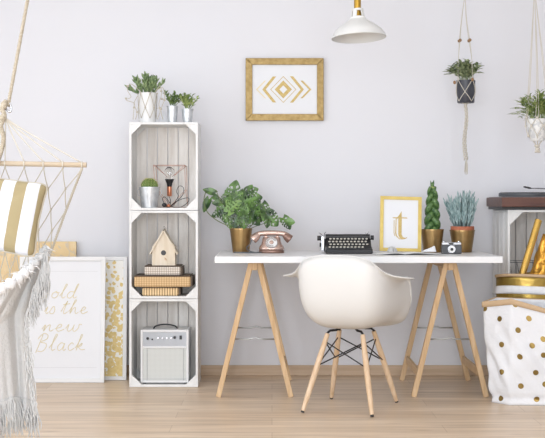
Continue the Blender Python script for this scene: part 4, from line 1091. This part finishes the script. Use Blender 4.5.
# planter 1
d = 7.25; k = d/F; cx = X(465.8, d); z0, z1 = Z(103, d), Z(80.5, d)
r = thing('hanging_planter', 'black pot of small green leaves in beaded white macrame hanger', 'plant', (cx, d, z0))
prof = [(0,z0),(8.0*k,z0),(8.5*k,z0+.004),(9.5*k,z1-.003),(9.5*k,z1),(9.1*k,z1),(8.9*k,z1-.02),(0,z1-.02)]
MB().lathe(prof, (cx, d, 0), 36, caps=False).build('pot', 'black_pot', r, smooth='auto'); soil(cx, d, z1-.016, 8.6*k, r)
def bush(cx, cy, z, n, spread, h, L_, W_, m_, root, seed, droop=0, per=9, ysq=.7, shape='oval'):
    random.seed(seed); m = MB()
    for i in range(n):
        a = random.uniform(0, 2*PI); s = random.uniform(.1, 1); b = Vector((cx+.02*math.cos(a), cy+.02*math.sin(a), z))
        tip = Vector((cx+spread*s*math.cos(a), cy+spread*s*math.sin(a)*ysq, z+h*(1-.55*s*s)*random.uniform(.75,1.05)-droop*s))
        mid = b.lerp(tip, .5)+Vector((0,0,h*.22*s)); sp_ = spline([b, mid, tip], 6); m.tube(sp_, .0011, 4)
        for q_ in range(per):
            t = .3+.7*q_/(per-1); idx = t*(len(sp_)-1); i0 = min(len(sp_)-2, int(idx)); p = sp_[i0].lerp(sp_[i0+1], idx-i0)
            dd = (sp_[i0+1]-sp_[i0]).normalized(); aa = q_*2.3+i
            leaf(m, p, dd*.6+Vector((math.cos(aa), math.sin(aa), .35)), (0,0,1), L_*random.uniform(.75,1.1), W_, .2, .15, 3, shape)
    m.build('foliage', m_, root, smooth=True)
bush(cx, d, z1-.014, 38, .112, .125, .036, .019, 'leaf_grey', r, 31)
Rr = lambda z: (8.0+1.5*(z-z0)/(z1-z0))*k+.003
n = 4; a00 = .55
def pp(i, z): a = a00+2*PI*i/n; return Vector((cx+Rr(z)*math.cos(a), d+Rr(z)*math.sin(a), z))
def arc(m, i0, za_, i1, zb_, rad=.0021):
    m.tube([pp(i0+(i1-i0)*t/6, za_+(zb_-za_)*t/6) for t in range(7)], rad, 6)
zk, zl = z1-.004, z0+.075*.6; m = MB()
zk1, zk2 = Z(80, d), Z(92.5, d)
zk3 = Z(101.5, d)
for i in range(n):
    for e_ in (-.5, .5): arc(m, i, zk1, i+e_, zk2); arc(m, i+e_, zk2, i+.0 if e_ > 0 else i-.0, zk3)
    m.ball(pp(i+.5, zk2), .0045)
    m.tube([pp(i, zk3), (cx, d, z0-.008)], .002, 6)
m.ball((cx, d, z0-.008), .009, .009, .010); m.build('macrame_net', 'cord_white', r, smooth=True)
apex = Vector((X(465, d), d, 1.03+.215*7.25)); apex = P(465, -6, d)
for i in range(n):
    p0 = pp(i, zk1); sidep = -1 if math.cos(a00+2*PI*i/n) < 0 else 1
    b1 = P(459.8 if sidep < 0 else 469.3, 40.5, d)+Vector((0, (p0.y-d)*.45, 0))
    MB().tube(spline([p0, p0.lerp(b1, .5)+Vector((sidep*.004,0,0)), b1], 5), .0018, 6).build('hanger_cord', 'cord_white', r, smooth=True)
    MB().tube(spline([b1, P(464+sidep*2.4, 20, d)+Vector((0,(p0.y-d)*.2,0)), apex], 5), .0018, 6).build('hanger_cord', 'cord_white', r, smooth=True)
    MB().lathe([(.003,-.009),(.0085,-.005),(.0095,0),(.0085,.005),(.003,.009)], b1, 14).build('wooden_bead', 'bead', r, smooth=True)
for px, py in ((454.6, 82.5), (472.5, 79.5)): MB().lathe([(.003,-.010),(.0075,-.006),(.0085,0),(.0075,.006),(.003,.010)], P(px, py, d-.06), 14).build('wooden_bead', 'bead', r, smooth=True)
MB().tube([apex, (apex.x, d, ZC-.05)], .002, 6).build('hanger_cord', 'cord_white', r, smooth=True); hook_ceiling((apex.x, d), r)
m = MB()
for s in range(3):
    pts = []
    for i in range(40):
        t = i/39; ph = t*2*PI*4.5+s*2*PI/3; am = .006+.004*t
        pts.append(Vector((cx-.002+am*math.cos(ph)+.006*math.sin(7*t), d+am*math.sin(ph), z0-.012+(Z(160, d)-z0+.012)*t)))
    m.tube(pts, .0042, 6)
m.build('braided_tail', 'cord_white', r, smooth=True)
m = MB(); random.seed(4)
for i in range(14):
    a = random.uniform(0, 2*PI); p = Vector((cx+.003, d, Z(159, d))); q_ = Vector((cx+.001+.009*math.cos(a), d+.009*math.sin(a), Z(random.uniform(171,175), d)))
    m.tube(spline([p, p.lerp(q_, .4)+Vector((.004*math.cos(a),.004*math.sin(a),0)), q_], 4), .0014, 5)
m.build('tassel', 'cord_white', r, smooth=True)
# planter 2
d = 6.75; k = d/F; cx = X(537.5, d); z0, z1 = Z(141, d), Z(119, d)
r = thing('hanging_planter', 'marbled white pot with ferny green plant in knotted macrame hanger', 'plant', (cx, d, z0))
prof = [(0,z0),(6.5*k,z0),(8.5*k,z0+.02),(11*k,z1-.003),(11*k,z1),(10.4*k,z1),(10*k,z1-.018),(0,z1-.018)]
MB().lathe(prof, (cx, d, 0), 36, caps=False).build('pot', 'marbled_ceramic', r, smooth='auto'); soil(cx, d, z1-.014, 9.9*k, r)
bush(cx, d, z1-.012, 48, .150, .165, .040, .010, 'leaf_fern', r, 77, droop=.05, per=13)
def pr2(i, z, n=6):
    a = .3+2*PI*i/n; rr = interp([(z0-.03,.004),(z0,.040),(z0+.03,.052),(z1,.0615),(z1+.03,.058)], z)+.004; return Vector((cx+rr*math.cos(a), d+rr*math.sin(a), z))
m = MB(); za, zb, zc_, zd = z1+.004, Z(126, d), Z(136, d), Z(149, d)
for i in range(6):
    for e_ in (-.5, .5):
        m.tube([pr2(i+e_*t/4, za+(zb-za)*t/4) for t in range(5)], .0022, 6)
        m.tube([pr2(i+.5+e_*t/4, zb+(zc_-zb)*t/4) for t in range(5)], .0022, 6)
    m.ball(pr2(i, za), .0065); m.ball(pr2(i+.5, zb), .0065); m.ball(pr2(i+1, zc_), .0065)
    m.tube(spline([pr2(i, zc_), Vector((cx, d, 0)).lerp(pr2(i, zc_), .55)*1.0 if False else Vector((cx+.018*math.cos(.3+PI*i/3), d+.018*math.sin(.3+PI*i/3), (zc_+zd)/2)), (cx, d, zd)], 4), .0026, 6)
m.ball((cx, d, zd), .013, .013, .010); m.ball((cx-.002, d, Z(146, d)), .016, .016, .008)
for a in range(6): m.tube([(cx, d, zd), (cx+.014*math.cos(a*1.05), d+.014*math.sin(a*1.05), zd-.018)], [.003, .004], 6)
m.build('macrame_net', 'cord_white', r, smooth=True)
apex = P(534.5, -12, d)
for i in range(6):
    for e_ in (-.12, .12):
        p0 = pr2(i+e_, za+.002); out = Vector((math.cos(.3+PI*i/3)*.058, math.sin(.3+PI*i/3)*.058, 0))
        mid = Vector((cx, d, Z(85, d)))+out*.85+Vector((e_*.03,0,0))
        MB().tube(spline([p0, mid, apex], 6), .0015, 5).build('hanger_cord', 'cord_white', r, smooth=True)
MB().tube([apex, (apex.x, d, ZC-.05)], .004, 6).build('hanger_cord', 'cord_white', r, smooth=True); hook_ceiling((apex.x, d), r)

# ---------------------------------------------------------------- hammock chair
d = 5.2; k = d/F
ham = thing('hammock_chair', 'netted hammock chair hanging from a rope, with wooden spreader bar', 'hammock', P(5, 200, d))
def tw(m, pts, r_, turns, strands=3, n=6):   # twisted rope along a polyline
    pts = spline(pts, 10); L_ = len(pts)
    for s in range(strands):
        out = []
        for i, p in enumerate(pts):
            t = (pts[min(L_-1, i+1)]-pts[max(0, i-1)]).normalized(); u = t.orthogonal().normalized(); 
            u = Vector((0,1,0))-t*t.y; u.normalize(); v = t.cross(u); a = 2*PI*(turns*i/(L_-1)+s/strands)
            out.append(p+u*math.cos(a)*r_*.55+v*math.sin(a)*r_*.55)
        m.tube(out, r_*.6, n)
hk = P(8, 106, d)
ct = Vector((hk.x+.235, d, ZC-.05))
def resample(a, b, n): return [a.lerp(b, i/n) for i in range(n+1)]
m = MB(); tw(m, resample(hk, ct, 14), .0075, 36); m.build('suspension_rope', 'rope', ham, smooth=True)
MB().tube(spline([ct+Vector((0,0,.049)), ct+Vector((0,0,.02)), ct+Vector((.018,0,.005)), ct+Vector((0,0,-.012)), ct+Vector((-.016,0,.0))], 5), .005, 8).build('ceiling_hook', 'chrome', ham, smooth=True)
m = MB(); m.tube(spline([P(4,119,d), P(2.5,113,d), P(5.5,109,d), P(10,112,d), P(11,107,d), P(8.5,102.5,d), P(4.5,104,d)], 5), .0045, 8); m.build('metal_hook', 'chrome', ham, smooth=True)
m = MB(); tw(m, [P(6,101,d-.01), P(2,108,d-.02), P(4.5,116,d-.02), P(1,126,d-.02), P(3.5,137,d-.02), P(2,148,d-.02), P(-1,158,d-.02), P(-4,166,d-.02)], .009, 12)
m.ball(P(4,105,d-.02), .014, .014, .018); m.ball(P(2.5,118,d-.02), .014, .014, .016); m.build('rope_tail', 'rope', ham, smooth=True)
bl, br_ = P(-76, 162, d), P(86.5, 165, d)
MB().tube([bl, br_], .0105, 20).build('spreader_bar', 'pale_wood', ham, smooth='auto')
nodes_px = [5+19.3*i for i in range(-4, 5)]
for px in nodes_px:
    py = 163.5+.0185*(px-5); q_ = P(px, py-2, d)
    MB().tube(spline([P(5.5,118,d), P(5.5,118,d).lerp(q_, .3)+Vector((0,0,-.006)), q_], 5), .0028, 6).build('suspension_cord', 'cord_white', ham, smooth=True)
    MB().tube([P(px, py, d)+Vector((0, math.cos(a)*.0125, math.sin(a)*.0125)) for a in [i*PI/6 for i in range(12)]], .0026, 6, closed=True).build('cord_hitch', 'cord_white', ham, smooth=True)
ROWS = 6
def net(u, j):     # u in -1..1, j row
    v = j/ROWS; y = 167+125*v
    half = interp([(167,77),(205,62.5),(262,42),(292,33)], y); dd = d+.16*math.sin(PI*v*.9)
    p = P(5+u*half, y+.02*half*u, dd); return p
m = MB()
segs = []
for j in range(ROWS):
    for i in range(-4, 5):
        off = .125 if j % 2 else 0
        u0 = i/4+off
        if abs(u0) > 1.001: continue
        for s in (-1, 1):
            u1 = u0+s*.125
            if abs(u1) > 1.001: continue
            mid = net(u0*.5+u1*.5, j+.5); a, b = net(u0, j), net(u1, j+1)
            m.tube(spline([a, mid+Vector((s*-.003,0,0)), b], 3), .0021, 5)
        m.ball(net(u0, j), .0048, n=8, m=5)
m.build('net', 'cord', ham, smooth=True)
for s in (-1, 1):
    m = MB(); tw(m, [net(s, j) for j in [0, 1, 2, 3, 4, 5, 6]], .0058, 22); m.build('edge_rope', 'cord', ham, smooth=True)
# cushion
cw, chh, cd = .232, .152, .065
CMx = Matrix.Translation(P(-15, 212, 5.08)) @ Matrix.Rotation(math.radians(9), 4, 'Y') @ Matrix.Rotation(math.radians(-10), 4, 'X')
def cush(u, v):
    a = 2*PI*u; t = PI*(v-.5); e = .17
    sg = lambda q_, p: (1 if q_ >= 0 else -1)*abs(q_)**p
    x = sg(math.cos(a), e)*cw; z = sg(math.sin(a), e)*chh; s = math.cos(t)**.5
    # pinch the corners
    cor = (abs(x)/cw*abs(z)/chh)**3; x *= .93+.085*cor; z *= .92+.10*cor
    return Vector((x*s, sg(math.sin(t), .85)*cd*(1-.25*cor), z*s))
m = MB(); m.grid(cush, 72, 18, closeu=True)
cu = thing('cushion', 'white and gold striped cushion resting in the hammock chair', 'cushion', P(-15, 212, 5.08))
m.v = [v+P(-15, 212, 5.08) for v in m.v]; o = m.build('cover', 'cushion_stripe', cu, smooth=True)
# keep the stripe coordinates in the cushion's own axes
me = o.data
inv = (Matrix.Rotation(math.radians(9), 4, 'Y') @ Matrix.Rotation(math.radians(-10), 4, 'X'))
o.rotation_euler = inv.to_euler()
m = MB(inv.to_3x3().to_4x4()); seam = [cush(i/72, .5)*1.008 for i in range(72)]
m.v = []; m.tube([Vector(p) for p in seam], .004, 6, closed=True)
m.v = [v+P(-15, 212, 5.08) for v in m.v]; m.build('piping', 'cord', cu, smooth=True)

# blanket
bt = thing('blanket', 'off white woven throw with long fringes draped over the hammock seat', 'blanket', P(5, 438, 5.0))
ridge = [(47,249,5.20),(42,254,5.16),(34,263,5.10),(26,272,5.02),(16,280,4.96),(2,288,4.92),(-15,294,4.90),(-40,300,4.90),(-62,304,4.92)]
rr_ = spline([Vector(q_) for q_ in ridge], 6)
# right-hand boundary of the hanging front, px as a function of py
edge = [(247,47),(262,45),(275,40),(290,34),(305,31),(330,28),(355,30),(385,34),(405,35)]
def front(u, v):
    i = u*(len(rr_)-1); i0 = min(len(rr_)-2, int(i)); p = rr_[i0].lerp(rr_[i0+1], i-i0)
    bot = 408-6*math.sin(u*9)
    py = p.y+(bot-p.y)*v
    # hanging cloth: columns spread evenly below the ridge
    ex = interp(edge, py); x_col = 35+(-70-35)*u
    t = min(1, v*2.6); px = p.x*(1-t)+x_col*t
    px = min(px, ex) if u > .02 else ex
    dd = p.z-.05*min(1, v*3)+.016*math.sin(u*34+3*v)*min(1, v*3)+.01*math.sin(u*61+v*5)*v
    return P(px, py, dd)
m = MB(); m.grid(front, 110, 44); m.build('cloth', 'blanket', bt, smooth=True, solid=.004)
def back(u, v):   # part lying on the seat behind the ridge
    i = u*(len(rr_)-1); i0 = min(len(rr_)-2, int(i)); p = rr_[i0].lerp(rr_[i0+1], i-i0)
    q_ = P(p.x, p.y, p.z); 
    e_ = P(p.x-10*(1-u), p.y+18, 5.32)
    return q_.lerp(e_, v)+Vector((0, 0, .02*math.sin(PI*v)))
m = MB(); m.grid(back, 60, 8); m.build('seat_cover', 'blanket_white', bt, smooth=True, solid=.006)
# thick fluffy roll along the ridge
m = MB(); random.seed(12)
pts = [P(q_.x, q_.y, q_.z) for q_ in rr_]
m.tube(pts, [.013+.006*math.sin(i*1.7)+.012*(i/len(pts)) for i in range(len(pts))], 10)
for i in range(110):
    t = random.random()**1.2*.8; ii = t*(len(pts)-1); i0 = min(len(pts)-2, int(ii)); p = pts[i0].lerp(pts[i0+1], ii-i0)+Vector((random.uniform(-.008,.008), -.01, random.uniform(-.012,.02)))
    e_ = Vector((random.uniform(-.4,.8), random.uniform(-.3,0), random.uniform(-1,.1))).normalized()*random.uniform(.02,.045)
    m.tube([p, p+e_*.5+Vector((0,0,.004)), p+e_], [.0026, .0022, .0008], 4)
m.build('rolled_edge', 'blanket_white', bt, smooth=True)
m = MB()
def strand(px, py, dd, px2, py2, r_=.0021):
    a = P(px, py, dd); b = P(px2, py2, dd-.02+random.uniform(-.015,.015))
    md = a.lerp(b, .35)+Vector((random.uniform(-.008,.008), 0, 0)); m2 = a.lerp(b, .7)+Vector((random.uniform(-.010,.010), 0, 0))
    m.tube(spline([a, md, m2, b], 4), [r_]*10+[r_*.8, r_*.6, r_*.4], 5)
for i in range(120):        # along the right edge
    t = random.random(); py = 249+50*t; px = interp(edge, py)+random.uniform(-2, 1)
    ln = random.uniform(30, 62)*(1-.35*t); off = random.uniform(-8, 9)*(1-t*.6)
    strand(px, py, 5.14-.1*t, min(px+off, 50-.15*(py-247)), py+ln*.8)
for i in range(45):
    t = random.random(); py = 300+95*t; px = interp(edge, py)-random.uniform(0, 4)
    strand(px, py, 5.0, px+random.uniform(-3,5), py+random.uniform(14,30))
for i in range(330):        # bottom fringe
    u = random.random()**1.1; p = front(u, .985); px, py = proj(p); ln = random.uniform(16, 36)+u*10
    px2 = px+random.uniform(-4, 6.5); py2 = min(py+ln, HY+(CH-.012)*F/5.05)
    strand(px, py-3, p.y-.006, px2, py2, .0024)
fr = m.build('fringe', 'blanket', bt, smooth=True); stuff(fr)
